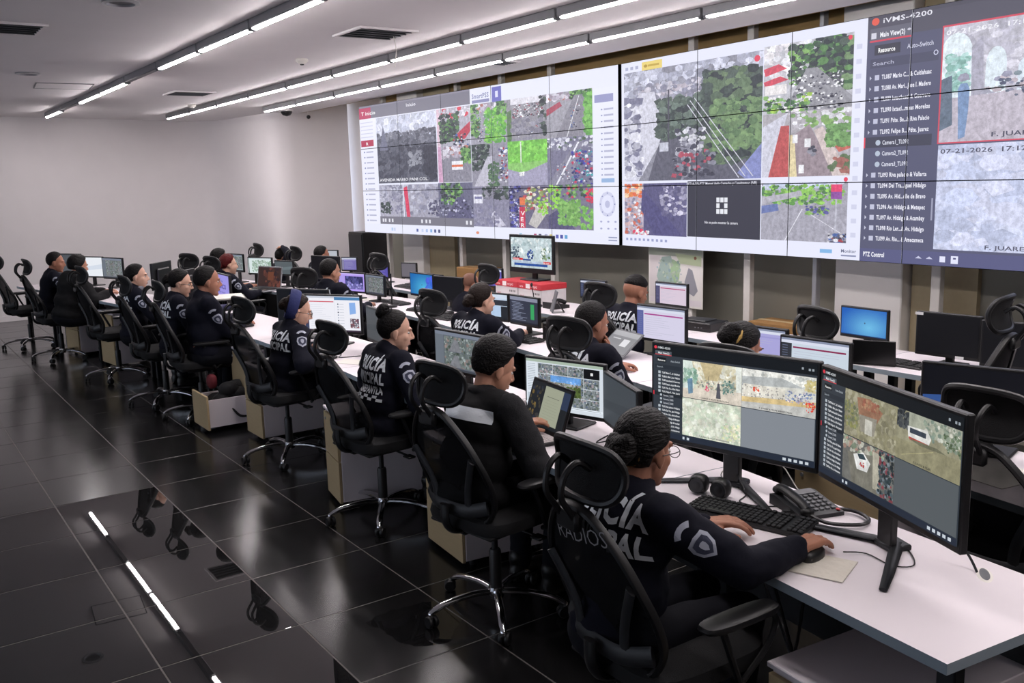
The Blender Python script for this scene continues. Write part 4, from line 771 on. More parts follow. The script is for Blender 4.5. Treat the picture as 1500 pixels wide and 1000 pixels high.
# ------------------------------------------------------------------ mesh office chairs
def mesh_fabric():
    m = bpy.data.materials.new('black_mesh_fabric'); m.use_nodes = True; N = m.node_tree.nodes; L = m.node_tree.links; b = N['Principled BSDF']
    b.inputs['Base Color'].default_value = (.005, .005, .006, 1); b.inputs['Roughness'].default_value = .9
    tc = N.new('ShaderNodeTexCoord'); ck = N.new('ShaderNodeTexNoise'); ck.inputs['Scale'].default_value = 12; L.new(tc.outputs['Object'], ck.inputs['Vector'])
    mr = N.new('ShaderNodeMapRange'); mr.inputs[3].default_value = .92; mr.inputs[4].default_value = .98; b.inputs['Specular IOR Level'].default_value = .15; L.new(ck.outputs[0], mr.inputs[0])
    L.new(mr.outputs[0], b.inputs['Alpha']); return m
NET = mesh_fabric()
SEATF = pm('seat_fabric', (17, 17, 19), .9, var=.2, scale=120, bump=.3, bscale=500)
def sup(pts, n=6):
    """smooth closed loop through points (Catmull-Rom)"""
    out = []; N = len(pts)
    for i in range(N):
        p0, p1, p2, p3 = (V(pts[(i+k-1) % N]) for k in range(4))
        for j in range(n):
            t = j/n; out.append(.5*((2*p1)+(p2-p0)*t+(2*p0-5*p1+4*p2-p3)*t*t+(3*p1-p0-3*p2+p3)*t**3))
    return out
def spl(pts, n=6):
    out = []; N = len(pts)
    for i in range(N-1):
        p0, p1, p2, p3 = (V(pts[min(max(i+k-1, 0), N-1)]) for k in range(4))
        for j in range(n):
            t = j/n; out.append(.5*((2*p1)+(p2-p0)*t+(2*p0-5*p1+4*p2-p3)*t*t+(3*p1-p0-3*p2+p3)*t**3))
    return out+[V(pts[-1])]
def bx(y, z):   # surface of the backrest
    return -.205-.25*(z-.5)-.05*math.exp(-((z-.62)/.1)**2)*-.6+.55*y*y
def hx(y, z): return -.29-.25*abs(z-1.1)+1.3*y*y
def fill(loop, fx, n=10):
    """grid skin inside a (y,z) loop symmetric in y"""
    L = [(p[1], p[2]) for p in loop]; z0 = min(q[1] for q in L); z1 = max(q[1] for q in L); vs = []; fs = []; m = 12
    for i in range(m+1):
        z = z0+.004+(z1-z0-.008)*i/m; hw = 0
        for a, b in zip(L, L[1:]+L[:1]):
            if (a[1]-z)*(b[1]-z) <= 0 and a[1] != b[1]: hw = max(hw, abs(a[0]+(b[0]-a[0])*(z-a[1])/(b[1]-a[1])))
        for k in range(n+1): y = -hw+2*hw*k/n; vs.append((fx(y, z), y, z))
    for i in range(m):
        for k in range(n): a = i*(n+1)+k; fs.append((a, a+1, a+n+2, a+n+1))
    return vs, fs
def make_chair(label):
    t = thing('office_chair', label, 'chair', group='black mesh office chairs')
    b = MB(); b.lathe([(.034, .075), (.038, .09), (.034, .125)], 18)
    for k in range(5):
        a = 2*PI*k/5+.3; c, s = math.cos(a), math.sin(a)
        b.tube(spl([(c*.02, s*.02, .102), (c*.12, s*.12, .108), (c*.24, s*.24, .092), (c*.305, s*.305, .066), (c*.315, s*.315, .056)], 3), [.017]*9+[.013]*4, 10, flat=.8)
    b.build('star_base', CHROME, t)
    for k in range(5):
        a = 2*PI*k/5+.3; R = Matrix.Translation((math.cos(a)*.315, math.sin(a)*.315, 0)) @ Matrix.Rotation(a+.9*k, 4, 'Z')
        w = MB()
        for s in (-1, 1): w.lathe([(.006, -.009), (.024, -.009), (.0275, -.004), (.0275, .004), (.024, .009), (.006, .009)], 14, R @ Matrix.Translation((.012, s*.014, .028)) @ Matrix.Rotation(PI/2, 4, 'X'))
        w.lathe([(.007, .03), (.007, .06)], 8, R); w.ell(R @ V((.006, 0, .043)), (.022, .016, .014), 10, 6); w.build('caster', BLACKP, t)
    MB().lathe([(.027, .11), (.027, .29), (.022, .3), (.014, .3), (.014, .42)], 16).build('gas_lift', BLACKP, t)
    g = MB(); g.box((0, 0, .425), (.24, .15, .05), b=.012); g.box((-.14, 0, .44), (.12, .07, .035), b=.01); g.tube(spl([(-.13, 0, .44), (-.23, 0, .45), (-.27, 0, .50), (-.275, 0, .58)]), .026, 8, flat=.5); g.build('tilt_mechanism', BLACKP, t)
    l = MB(); l.tube([(.03, -.05, .42), (.03, -.22, .415)], .007, 6); l.box((.03, -.25, .412), (.05, .06, .012), b=.004); l.build('lever', BLACKP, t)
    MB().ell((0.02, 0, .485), (.245, .245, .042), 28, 10, e=.45).build('seat', SEATF, t)
    MB().box((0.0, 0, .448), (.4, .4, .02), b=.008).build('seat_pan', BLACKP, t)
    half = [(0, .485), (.11, .487), (.178, .525), (.208, .60), (.217, .69), (.203, .79), (.165, .875), (.115, .945), (.065, .99)]
    pts = [(y, z) for y, z in half]+[(-y, z) for y, z in half[:0:-1]]+[]
    pts.insert(len(half), (0, 1.003))
    loop = sup([(bx(y, z), y, z) for y, z in pts], 4)
    MB().tube(loop, .0155, 8, True, flat=.8).build('back_frame', BLACKP, t)
    vs, fs = fill(loop, bx); MB().add(vs, fs).build('back_mesh', NET, t)
    lo = MB(); lo.tube(spl([(bx(-.19, .58)-.02, -.19, .585), (bx(0, .57)-.035, -.1, .56), (bx(0, .57)-.04, 0, .555), (bx(0, .57)-.035, .1, .56), (bx(-.19, .58)-.02, .19, .585)]), .03, 8, flat=.35, up=(1, 0, 0))
    for s in (-1, 1): lo.tube(spl([(bx(.1, .56)-.035, s*.1, .555), (bx(.1, .65)-.03, s*.115, .66), (bx(.16, .80)-.012, s*.185, .80)]), .02, 8, flat=.45, up=(1, 0, 0))
    lo.build('lumbar_support', DARKP, t)
    for s in (-1, 1):
        MB().tube([(.07, s*.235, .44), (.06, s*.27, .455), (-.03, s*.285, .655)], .011, 8).build('armrest_bar', DMETAL, t)
        MB().tube(spl([(-.03, s*.285, .655), (.12, s*.285, .655), (.19, s*.283, .63), (.17, s*.278, .55), (.07, s*.272, .458)]), .009, 8).build('armrest_loop', BLACKP, t)
        MB().ell((.04, s*.285, .672), (.15, .042, .016), 20, 8, e=.6).build('arm_pad', BLACKP, t)
    h = MB()
    for s in (-1, 1): h.tube(spl([(bx(0, .98)-.01, s*.03, .955), (-.365, s*.032, 1.0), (-.395, s*.035, 1.05), (-.385, s*.04, 1.11), (-.345, s*.045, 1.14), (-.305, s*.05, 1.115)]), .0095, 8)
    h.box((bx(0, .97)-.02, 0, .965), (.03, .10, .06), b=.01); h.build('headrest_bracket', BLACKP, t)
    hp = [(0, 1.02), (.1, 1.025), (.142, 1.06), (.15, 1.115), (.13, 1.165), (.07, 1.182), (0, 1.185)]
    hp = hp+[(-y, z) for y, z in hp[-2:0:-1]]
    loop = sup([(hx(y, z), y, z) for y, z in hp], 4)
    MB().tube(loop, .012, 8, True).build('headrest_frame', BLACKP, t)
    vs, fs = fill(loop, hx); MB().add(vs, fs).build('headrest_mesh', SEATF, t)
    return t
CH = []
def chair(x, y, yaw, label, s=1.0):
    if not CH: c = make_chair(label); CH.append(c)
    else: c = copy_tree(CH[0])
    c['label'] = label; c.location = (x, y, 0); c.rotation_euler = (0, 0, math.radians(yaw)); c.scale = (s, s, s)
    return c
CHAIR1 = chair(1.875, 1.925, -2, 'nearest black mesh chair with chalk lettering on its back')
chair(2.14, 3.24, 8, 'black mesh chair under the man in the reflective vest')
chair(2.30, 4.64, 5, 'black mesh chair on chrome star base under the woman with the high bun')
chair(2.33, 6.14, 6, 'black mesh chair under the woman with the navy headband')
chair(2.22, 7.80, -2, 'black mesh chair under the heavy-set officer')
chair(2.12, 8.55, 2, 'black mesh chair under the woman in glasses with a ponytail')
chair(2.04, 10.05, 6, 'black mesh chair under the woman with the patterned collar')
chair(1.78, 11.74, 5, 'black mesh chair under the person in the black hood')
chair(1.62, 12.95, 10, 'empty black mesh chair at the far left against the white wall')
chair(3.28, 1.55, 0, 'black chair in front of the blue-swoosh screen at the right edge')
chair(3.28, 2.72, 8, 'black chair under the woman with the gold hair tie')
chair(3.30, 3.86, 10, 'black chair under the man resting his chin on his hand')
chair(3.45, 5.52, 5, 'black chair under the woman with the wavy ponytail')
chair(3.50, 8.05, 25, 'black chair under the officer before the violet screens')
chair(3.38, 10.25, 15, 'black chair under the red-haired woman')
chair(3.32, 11.0, 25, 'black chair under the dark-haired man beside the red-haired woman')
chair(4.50, 3.08, -12, 'empty black chair before the blue desktop screen')
chair(4.64, 2.66, 100, 'black chair in front of the switched-off monitors, headrest showing above them', 1.07)
chair(4.50, 4.98, 5, 'black chair under the officer with the shaved sides')
chair(4.82, 6.85, 0, 'black chair under the low-bent man left of the news screen')
chair(4.80, 9.0, 10, 'black back-row chair behind the violet screens')
chair(4.68, 10.95, 0, 'black chair under the man half hidden behind a black monitor')
chair(4.60, 12.05, 0, 'black chair under the man with a hand on his head')
# chalk lettering on the nearest chair
CHALK = pm('chalk', (150, 148, 150), .9, var=.3, scale=90)
tr, a, bb = text_tris('RADIOS', -.012)
vs = []; fs = []
for q in tr:
    k = len(vs)
    for p in q:
        yy = -(p[0]-a)/(bb-a)*.22+.08; zz = .885+p[1]*.075+.03*(p[0]-a)/(bb-a)
        vs.append((bx(yy, zz)-.019, yy, zz))
    fs.append((k, k+1, k+2))
o = ob('chalk_lettering', MB().add(vs, fs).mesh('chalk_lettering', CHALK, False), CHAIR1); o['label'] = 'hand-chalked word RADIOS'
# ------------------------------------------------------------------ keyboards and mice
KB = []
def keyboard(x, y, ang, label, s=1.0):
    """local +x away from the typist, +y to the left"""
    if not KB:
        t = thing('keyboard', label, 'keyboard', group='black keyboards')
        MB().box((0, 0, .010), (.145, .44, .018), R=rotm('Y', -3), b=.005).build('tray', BLACKP, t, False)
        k = MB()
        for r in range(6):
            x0 = .052-r*.0205-(.004 if r else 0)
            for c in range(15):
                if r == 5 and 3 < c < 9: continue
                k.box((x0, .205-c*.0195, .0225-x0*-.05), (.0165, .0165, .008), b=.002)
            if r == 5: k.box((x0, .205-6*.0195, .0225), (.0165, .094, .008), b=.002)
            for c in range(7):
                if c == 3: continue
                k.box((x0, -.097-c*.0185, .0225-x0*-.05), (.0165, .0155, .008), b=.002)
        o = k.build('keys', KEYM, t, False); o['kind'] = 'stuff'
        KB.append(t)
    else: t = copy_tree(KB[0])
    t['label'] = label; t.location = (x, y, DZ+.001); t.rotation_euler = (0, 0, math.radians(ang)); t.scale = (s, s, s); return t
MS = []
def mouse(x, y, ang, label):
    if not MS:
        t = thing('computer_mouse', label, 'mouse', group='black mice')
        MB().ell((0, 0, .012), (.056, .031, .026), 18, 10, e=.8).build('shell', BLACKP, t); MB().lathe([(.008, -.004), (.008, .004)], 12, Matrix.Translation((.03, 0, .033)) @ Matrix.Rotation(PI/2, 4, 'X')).build('wheel', GREYP, t); MS.append(t)
    else: t = copy_tree(MS[0])
    t['label'] = label; t.location = (x, y, DZ+.001); t.rotation_euler = (0, 0, math.radians(ang)); return t
def cable(pts, label, r=.003, mat=None, n=5):
    return tag(MB().tube(spl(pts, n), r, 6).build('cable', mat or BLACKP), label, 'cable', 'loose cables on the desks')
keyboard(2.40, 2.03, 14, 'black keyboard on the nearest desk')
keyboard(2.50, 2.78, -55, 'black keyboard left of the nearest woman, before the slanted grey monitor')
keyboard(2.52, 4.25, 5, 'black keyboard under the four-view monitor')
keyboard(2.62, 7.95, 0, 'black keyboard under the hands of the heavy-set officer')
keyboard(3.97, 5.58, 0, 'black keyboard before the dark code monitor')
keyboard(4.24, 7.45, 10, 'black keyboard left of the woman with the wavy ponytail')
keyboard(4.12, 7.02, 5, 'black keyboard right before the light blue desktop monitor')
keyboard(5.28, 3.93, 0, 'black keyboard left of the blue desktop monitor', .95)
keyboard(5.14, 3.22, -3, 'black keyboard before the switched-off pair of monitors', .95)
keyboard(4.32, 8.2, 0, 'black keyboard right of the dark map monitor', .9)
keyboard(2.48, 6.0, 18, 'black keyboard under the hands of the woman with the navy headband', .9)
keyboard(5.10, 9.4, 0, 'black keyboard before the grey far monitor', .9)
keyboard(2.02, 11.75, 5, 'black keyboard before the person in the black hood', .9)
mouse(2.285, 1.685, 10, 'black mouse under the hand of the nearest woman')
mouse(5.3, 3.55, 0, 'black mouse in front of the blue desktop monitor'); mouse(5.16, 2.95, 0, 'black mouse beside the keyboard of the switched-off pair')
mouse(4.02, 5.22, 0, 'black mouse beside the dark code monitor'); mouse(4.28, 7.12, 0, 'black mouse before the black monitor in the middle row')
cable([(2.38, 1.64, DZ+.012), (2.44, 1.60, DZ+.004), (2.42, 1.50, DZ+.004), (2.47, 1.46, DZ+.004), (2.55, 1.52, DZ+.004), (2.60, 1.60, DZ+.004)], 'thin mouse cable looping over the nearest desk', .0022)
cable([(2.62, 2.28, DZ+.05), (2.58, 2.2, DZ+.006), (2.50, 2.16, DZ+.004), (2.52, 2.08, DZ+.004), (2.62, 2.02, DZ+.004), (2.68, 2.06, DZ+.004)], 'thin black cable behind the keyboard on the nearest desk', .0025)
cable([(2.70, 2.40, DZ+.08), (2.66, 2.33, DZ+.09), (2.62, 2.36, DZ+.03), (2.64, 2.30, DZ+.004)], 'looped white cable behind the nearest big monitor', .0025, PAPER)
cable([(2.74, 2.25, DZ+.10), (2.72, 2.15, DZ+.10), (2.74, 2.08, DZ+.01), (2.78, 2.04, DZ+.004)], 'curled cable between the big monitor stand and the telephone', .0022, PAPER)
cable([(2.56, 1.40, DZ+.1), (2.58, 1.36, DZ+.05), (2.575, 1.325, DZ+.005), (2.57, 1.31, DZ-.03)], 'pair of cables dropping into the desk grommet', .004)
cable([(2.62, 2.85, DZ+.004), (2.66, 2.98, DZ+.03), (2.6, 3.08, DZ+.004), (2.72, 3.14, DZ+.004)], 'black cable between laptop and slanted monitor', .003)
cable([(2.62, 6.05, DZ+.01), (2.68, 5.95, DZ+.004), (2.62, 5.85, DZ+.004), (2.76, 5.8, DZ+.004)], 'black cable on the desk of the woman with the navy headband', .003)
cable([(4.05, 5.9, DZ+.004), (4.0, 5.8, DZ+.006), (4.08, 5.72, DZ+.004), (4.0, 5.75, DZ+.004)], 'black cable by the hand of the woman with the wavy ponytail', .003)
cable([(5.56, 3.62, DZ+.05), (5.5, 3.52, DZ+.03), (5.46, 3.46, DZ+.004)], 'cable beside the stand of the blue desktop monitor', .004)
for k, (p0, p1) in enumerate((((2.3, 1.85, .62), (2.25, 1.75, .03)), ((2.35, 1.95, .6), (2.4, 1.85, .03)), ((2.42, 1.8, .62), (2.2, 1.95, .02)))):
    tag(MB().tube(spl([p0, ((p0[0]+p1[0])/2+.05, (p0[1]+p1[1])/2-.05, .25), (p1[0], p1[1], .05), p1]), .005, 6).build('floor_cable', GREYP if k == 1 else BLACKP), ['black', 'grey', 'second black'][k]+' cable dropping to the floor under the nearest desk', 'cable', 'cables under the nearest desk')
t = thing('grommet', 'oval cable grommet in the near corner of the first desk', 'grommet', (2.575, 1.30, DZ), .6)
MB().ell((0, 0, .0), (.055, .022, .004), 20, 6).build('ring', PAPER, t); MB().ell((0, 0, .003), (.044, .014, .003), 20, 6).build('opening', GREYP, t)
# papers
def sheet(name, x, y, w, d, ang, label, z=DZ, mat=PAPER, th=.002, cat='paper'):
    return tag(MB().box((0, 0, th/2), (w, d, th), b=min(.0008, th/3)).build(name, mat, None, False, (x, y, z+.001), math.radians(ang)), label, cat)
sheet('cloth', 2.24, 1.67, .17, .26, 20, 'wrinkled off-white mouse cloth under the nearest hand', mat=pm('offwhite_cloth', (214, 208, 196), .9, bump=.6, bscale=30), th=.004, cat='cloth')
sheet('paper_sheet', 5.2, 2.75, .2, .28, 5, 'white sheet by the switched-off monitors'); sheet('paper_sheet', 2.62, 5.65, .15, .2, 30, 'white note beside the web page monitor stand'); sheet('paper_sheet', 4.25, 8.75, .14, .2, 10, 'white sheet before the violet camera monitor')
sheet('paper_sheet', 3.52, 1.82, .28, .4, -10, 'pale patterned sheet on the desk at the right edge')
# telephone on the nearest desk
t = thing('desk_phone', 'black corded desk telephone on the nearest desk', 'telephone', (2.63, 1.97, DZ), math.radians(72))
body = [(-.10, .012), (.10, .055), (.10, .0), (-.10, .0)]
MB().prism([(-.10, .0), (.10, .0), (.10, .036), (.07, .04), (-.10, .014)], -.085, .085, Matrix.Rotation(PI/2, 4, 'X')).build('body', DARKP, t, False)
hs = MB(); hs.tube(spl([(-.085, .055, .030), (-.05, .055, .046), (0, .055, .056), (.05, .055, .062), (.085, .055, .06)]), [.019]*25, 10, flat=.8); hs.ell((-.085, .055, .026), (.024, .024, .016)); hs.ell((.085, .055, .052), (.024, .024, .016)); hs.build('handset', BLACKP, t)
MB().box((.06, -.03, .040), (.034, .08, .005), R=rotm('Y', -9)).build('display', GREYP, t, False)
kk = MB()
for i in range(5):
    for j in range(4): kk.box((.03-i*.024, .006-j*.023, .0355-i*.0037), (.014, .016, .008), R=rotm('Y', -9), b=.002)
o = kk.build('buttons', GREYP, t, False); o['kind'] = 'stuff'
MB().ell((-.085, -.07, .019), (.009, .007, .004), 10, 6).build('indicator', pm('red_light', (200, 50, 50), .4), t)
pts = [V((-.1, .055, .02)), V((-.17, .03, .012)), V((-.22, -.06, .012)), V((-.18, -.12, .012)), V((-.08, -.1, .012)), V((-.02, .11, .012))]
MB().tube(spl(pts, 6), .007, 6).build('coiled_cord', BLACKP, t)
# little round loudspeakers
for k, (x, y, lab) in enumerate(((2.47, 2.33, 'left round black loudspeaker behind the nearest keyboard'), (2.49, 2.24, 'right round black loudspeaker behind the nearest keyboard'))):
    t = thing('loudspeaker', lab, 'speaker', (x, y, DZ), math.radians(200), 'pair of small loudspeakers')
    MB().ell((0, 0, .037), (.032, .036, .036), 20, 12, e=.75).build('shell', BLACKP, t); MB().lathe([(.003, .0), (.027, .001), (.03, .006), (.03, .0)], 20, Matrix.Translation((.03, 0, .038)) @ Matrix.Rotation(PI/2, 4, 'Y')).build('grille', DARKP, t)
# camera keypads with joystick
def console(x, y, ang, label):
    t = thing('camera_keypad', label, 'keypad', (x, y, DZ), math.radians(ang), 'camera keypads with joystick')
    MB().prism([(-.13, 0), (.11, 0), (.11, .06), (.08, .065), (-.13, .02)], -.19, .19, Matrix.Rotation(PI/2, 4, 'X')).build('body', pm('console_grey', (178, 172, 172), .5), t, False)
    k = MB()
    for i in range(4):
        for j in range(5): k.box((.03-i*.034, .06+j*.026-.02, .0575-i*.0075), (.022, .018, .008), R=rotm('Y', -12), b=.002)
    o = k.build('keys', GREYP, t, False); o['kind'] = 'stuff'
    MB().box((.06, .07, .066), (.04, .16, .006), R=rotm('Y', -12)).build('display', DARKP, t, False)
    MB().lathe([(.035, .04), (.034, .055), (.02, .062), (.009, .064), (.008, .10), (.014, .105), (.016, .13), (.012, .145), (.003, .147)], 18, Matrix.Translation((-.01, -.10, -.005))).build('joystick', BLACKP, t)
console(2.64, 4.82, 172+180-352, 'grey camera keypad with joystick before the woman with the high bun'); console(2.62, 3.95, -8, 'grey camera keypad with joystick between the vested man and the mosaic screen')
# laptops
def laptop(x, y, ang, label, w=.37, d=.25, open_=105, paint=None, case=BLACKP, deck=None, hl=.24):
    """local +x points from the hinge to the user"""
    t = thing('laptop', label, 'laptop', (x, y, DZ+.001), math.radians(ang), 'laptops')
    MB().box((d/2, 0, .009), (d, w, .018), b=.004).build('base', case, t, False)
    MB().box((d/2, 0, .0185), (d-.012, w-.012, .002)).build('deck', deck or DARKP, t, False)
    k = MB()
    for i in range(6):
        for j in range(15): k.box((.04+i*.019, -w*.43+j*w*.86/14, .0205), (.0155, w*.86/14-.004, .003))
    o = k.build('keys', deck or KEYM, t, False); o['kind'] = 'stuff'
    MB().box((d*.8, 0, .0197), (.06, .1, .0015)).build('touchpad', GREYP, t, False)
    a = math.radians(open_-90); R = Matrix.Rotation(-a, 3, 'Y')
    lid = MB().box((-.004, 0, hl/2), (.009, w, hl), b=.003).build('lid', case, t, False, (0, 0, .014)); lid.rotation_euler = (0, -a, 0)
    ob('screen', (paint or s_dark('202428')).mesh((w-.03)/16, (hl-.035)/9), lid, (.0015, 0, hl/2+.004))
    return t
lp = P16('1c2024', 3); lp.blobs(40, (0, 1, 5, 8), .4, ['3c3830', '504830', '283040', '705c30']); lp.rect(5.5, .4, 13.2, 8.2, '9ca08c'); lp.rect(7, 2.4, 12, 2.5, '606458'); lp.rect(13.2, .4, 16, 4, '2c3850')
for k in range(7): lp.rect(6.4, 3.2+k*.6, 12, 3.25+k*.6, '8a8e7c')
laptop(2.50, 3.36, 172, 'open black laptop with a pale keyboard in front of the vested man', .38, .25, 108, lp, BLACKP, pm('pale_deck', (200, 192, 192), .5), .235)
lp2 = P16('8c8c90', 5); lp2.rect(0, 0, 16, 2, 'b0b0b4'); lp2.rect(9, 3, 13, 6, 'e0e0e4'); lp2.rect(2, 3, 7, 3.4, 'd0d0d4')
laptop(4.02, 4.62, 170, 'grey laptop opened flat beside the man resting his chin', .34, .24, 140, lp2, GREYP, None, .22)
laptop(5.0, 3.28, 25, 'dark laptop seen from behind at the end of the back row desk', .25, .16, 100, None, BLACKP, None, .15).location.z = DZ+.001
lp3 = P16('3a2a28', 8); lp3.blobs(50, (4, 0, 16, 9), 1.2, ['5c3830', '483028', '6c4038', '302428']); lp3.rect(7, 2, 11, 6, '6c4030')  # the reddish reflection is painted into the screen picture
t = laptop(3.86, 10.5, -160, 'laptop with a reddish reflection painted on its screen and a silver edge', .42, .26, 100, lp3, SILVER, None, .26)
# black tray unit with papers beside the heavy-set officer
t = thing('paper_tray', 'black two-level tray with white paper on top beside the heavy-set officer', 'tray', (2.72, 8.45, DZ), -.25)
for z in (.012, .10, .185): MB().box((0, 0, z), (.30, .42, .012), b=.003).build('shelf', BLACKP, t, False)
for sx in (-1, 1):
    for sy in (-1, 1): MB().box((sx*.14, sy*.2, .1), (.014, .014, .19)).build('post', BLACKP, t, False)
MB().box((.14, 0, .1), (.012, .4, .18)).build('back_plate', BLACKP, t, False)
sheet('paper_stack', 2.72, 8.45, .26, .38, -14, 'white paper stack lying on the black tray', DZ+.191, PAPER, .012)
sheet('paper_stack', 2.58, 8.25, .12, .08, 10, 'small pile of white slips beside the black tray', DZ, PAPER, .03)
# books on the open drawer unit
for k, (dz, w, lab, m) in enumerate(((0, .24, 'dark-covered book at the bottom of the pile on the open drawer unit', pm('book_dark', (70, 48, 52), .6)), (.026, .22, 'pale book on top of the pile on the open drawer unit', PAPER))):
    t = thing('book', lab, 'book', (2.60, 7.30+k*.01, .622+dz), .15+.2*k, 'books on the drawer unit')
    MB().box((0, 0, .0125), (w*.96, .17, .019)).build('pages', PAPER, t, False)
    for z in (.0015, .0235): MB().box((0, 0, z), (w, .18, .003)).build('cover', m, t, False)
    MB().box((0, .089, .0125), (w, .003, .025)).build('spine', m, t, False)
sheet('paper_stack', 2.50, 7.40, .1, .14, 20, 'loose papers sticking out beside the book pile', .622, PAPER, .01)
# black bag in the open drawer
bm_ = MB()
rr = random.Random(4)
for k in range(9): bm_.ell((rr.uniform(-.08, .12), rr.uniform(-.07, .07), rr.uniform(.02, .16)), (rr.uniform(.06, .09), rr.uniform(.05, .075), rr.uniform(.05, .08)), 12, 8)
t = thing('shoulder_bag', 'slumped black bag with a strap stuffed in the open drawer', 'bag', (2.27, 7.34, .17))
bm_.build('body', pm('bag_fabric', (18, 17, 20), .8, bump=.4, bscale=60), t)
MB().tube(spl([(-.02, -.1, .1), (.0, -.16, .02), (.06, -.17, -.06), (.14, -.16, -.05), (.1, -.15, .05)]), .012, 6, flat=.3).build('strap', BLACKP, t)
t = tag(MB().ell((0, 0, 0), (.04, .05, .06), 14, 10, e=.8).build('red_pouch', pm('red_fabric', (92, 16, 28), .8), None, True, (1.98, 7.62, .36)), 'dark red pouch lying on the black bag in the open drawer', 'pouch')
t.location = (2.19, 7.40, .375)
# things on the back row
t = thing('network_device', 'flat black recorder box right of the pink page monitor', 'recorder', (5.30, 5.0, DZ), .1)
MB().box((0, 0, .035), (.24, .36, .07), b=.008).build('case', BLACKP, t, False); MB().box((0, 0, .074), (.16, .2, .012), b=.006).build('lid', DARKP, t, False)
for k in range(3): MB().box((-.121, -.1+k*.03, .03), (.003, .012, .008)).build('port', GREYP, t, False)
t = thing('desk_microphone', 'black gooseneck paging stand before the red-lidded cartons', 'microphone', (5.16, 7.0, DZ))
MB().lathe([(.075, 0), (.078, .015), (.05, .03), (.01, .034)], 20).build('base', BLACKP, t); MB().tube(spl([(0, 0, .03), (-.01, 0, .12), (-.02, .01, .2)]), .005, 6).build('neck', BLACKP, t); MB().ell((-.02, .01, .21), (.012, .012, .02), 10, 8).build('head', BLACKP, t)
t = thing('desk_phone', 'dark desk telephone on the back row beside the yellow page monitor', 'telephone', (5.25, 6.78, DZ), PI)
MB().prism([(-.09, 0), (.09, 0), (.09, .06), (-.09, .03)], -.09, .09, Matrix.Rotation(PI/2, 4, 'X')).build('body', BLACKP, t, False); MB().tube(spl([(-.07, .05, .05), (0, .05, .075), (.07, .05, .075)]), .02, 8).build('handset', BLACKP, t)
t = thing('tablet_stand', 'grey upright tablet on the back row near the news screen', 'tablet', (5.05, 6.55, DZ), math.radians(150))
MB().box((0, 0, .10), (.012, .15, .2), R=rotm('Y', -15), b=.004).build('slab', GREYP, t, False); MB().box((-.06, 0, .05), (.01, .08, .11), R=rotm('Y', 30)).build('prop', BLACKP, t, False)
t = thing('router', 'black flat box with aerials on the far back row', 'router', (5.35, 9.25, DZ)); MB().box((0, 0, .12), (.12, .36, .05), b=.006).build('case', BLACKP, t, False)
for s in (-1, 1): MB().box((0, s*.15, .05), (.08, .02, .1)).build('foot', BLACKP, t, False)
t = thing('cardboard_box', 'brown cardboard box on the floor by the wall behind the low-bent man', 'box', (6.2, 9.55, 0)); MB().box((0, 0, .44), (.34, .5, .88), b=.004).build('carton', CARD, t, False); MB().box((0, 0, .882), (.05, .5, .003)).build('tape', BEIGE, t, False)
t = thing('cardboard_box', 'brown cardboard leaning by the wall behind the empty chair', 'box', (6.27, 4.98, 0)); MB().box((0, 0, .34), (.3, .5, .68), b=.004).build('carton', CARD, t, False); MB().box((0, 0, .682), (.05, .5, .003)).build('tape', BEIGE, t, False)
# radio on the middle row and pole microphone
t = thing('radio_mast', 'thin black pole standing on the middle row beside the dark map monitor', 'pole', (4.16, 7.98, DZ)); MB().lathe([(.05, 0), (.05, .02), (.01, .03)], 16).build('base', BLACKP, t); MB().tube([(0, 0, .02), (0, 0, .33)], .008, 8).build('pole', BLACKP, t)
t = thing('webcam', 'small round webcam before the light blue desktop monitor', 'webcam', (4.3, 7.72, DZ)); MB().lathe([(.025, 0), (.02, .012), (.006, .02), (.006, .05)], 14).build('stand', BLACKP, t); MB().ell((0, 0, .068), (.022, .022, .022), 12, 8).build('eye', DARKP, t)
t = thing('docking_speaker', 'black speaker box beside the dark code monitor', 'speaker', (4.12, 5.40, DZ)); MB().box((0, 0, .07), (.09, .08, .14), b=.008).build('cabinet', BLACKP, t, False); MB().lathe([(.003, 0), (.028, .002), (.03, 0)], 16, Matrix.Translation((-.046, 0, .08)) @ Matrix.Rotation(-PI/2, 4, 'Y')).build('cone', DARKP, t)
# ------------------------------------------------------------------ people
SKIN1 = pm('skin_tan', (188, 138, 114), .5, var=.06, scale=40, spec=.35); SKIN2 = pm('skin_brown', (164, 114, 92), .5, var=.06, scale=40, spec=.35); SKIN3 = pm('skin_light', (210, 166, 144), .5, var=.05, scale=40, spec=.35)
NAVY = pm('navy_uniform', (16, 17, 29), .9, var=.15, scale=60, bump=.25, bscale=24, spec=.2)
BLKC = pm('black_cloth', (17, 17, 19), .9, var=.15, scale=60, bump=.3, bscale=22, spec=.25)
CHAR = pm('charcoal_knit', (36, 36, 38), .95, var=.2, scale=160, bump=.2, bscale=160, spec=.2)
TROU = pm('dark_trousers', (14, 15, 22), .9, var=.1, bump=.2, bscale=20, spec=.2)
SHOE = pm('boot_leather', (12, 12, 13), .4, var=.1)
HAIRB = pm('hair_black', (12, 9, 9), .5, spec=.18, var=.4, scale=60, bump=.9, bscale=150, stretch=(.16, 1, .8)); HAIRBR = pm('hair_brown', (30, 20, 16), .5, spec=.18, var=.4, scale=60, bump=.9, bscale=150, stretch=(.16, 1, .8)); HAIRR = pm('hair_red', (84, 18, 20), .5, spec=.18, var=.35, scale=60, bump=.9, bscale=150, stretch=(.16, 1, .8))
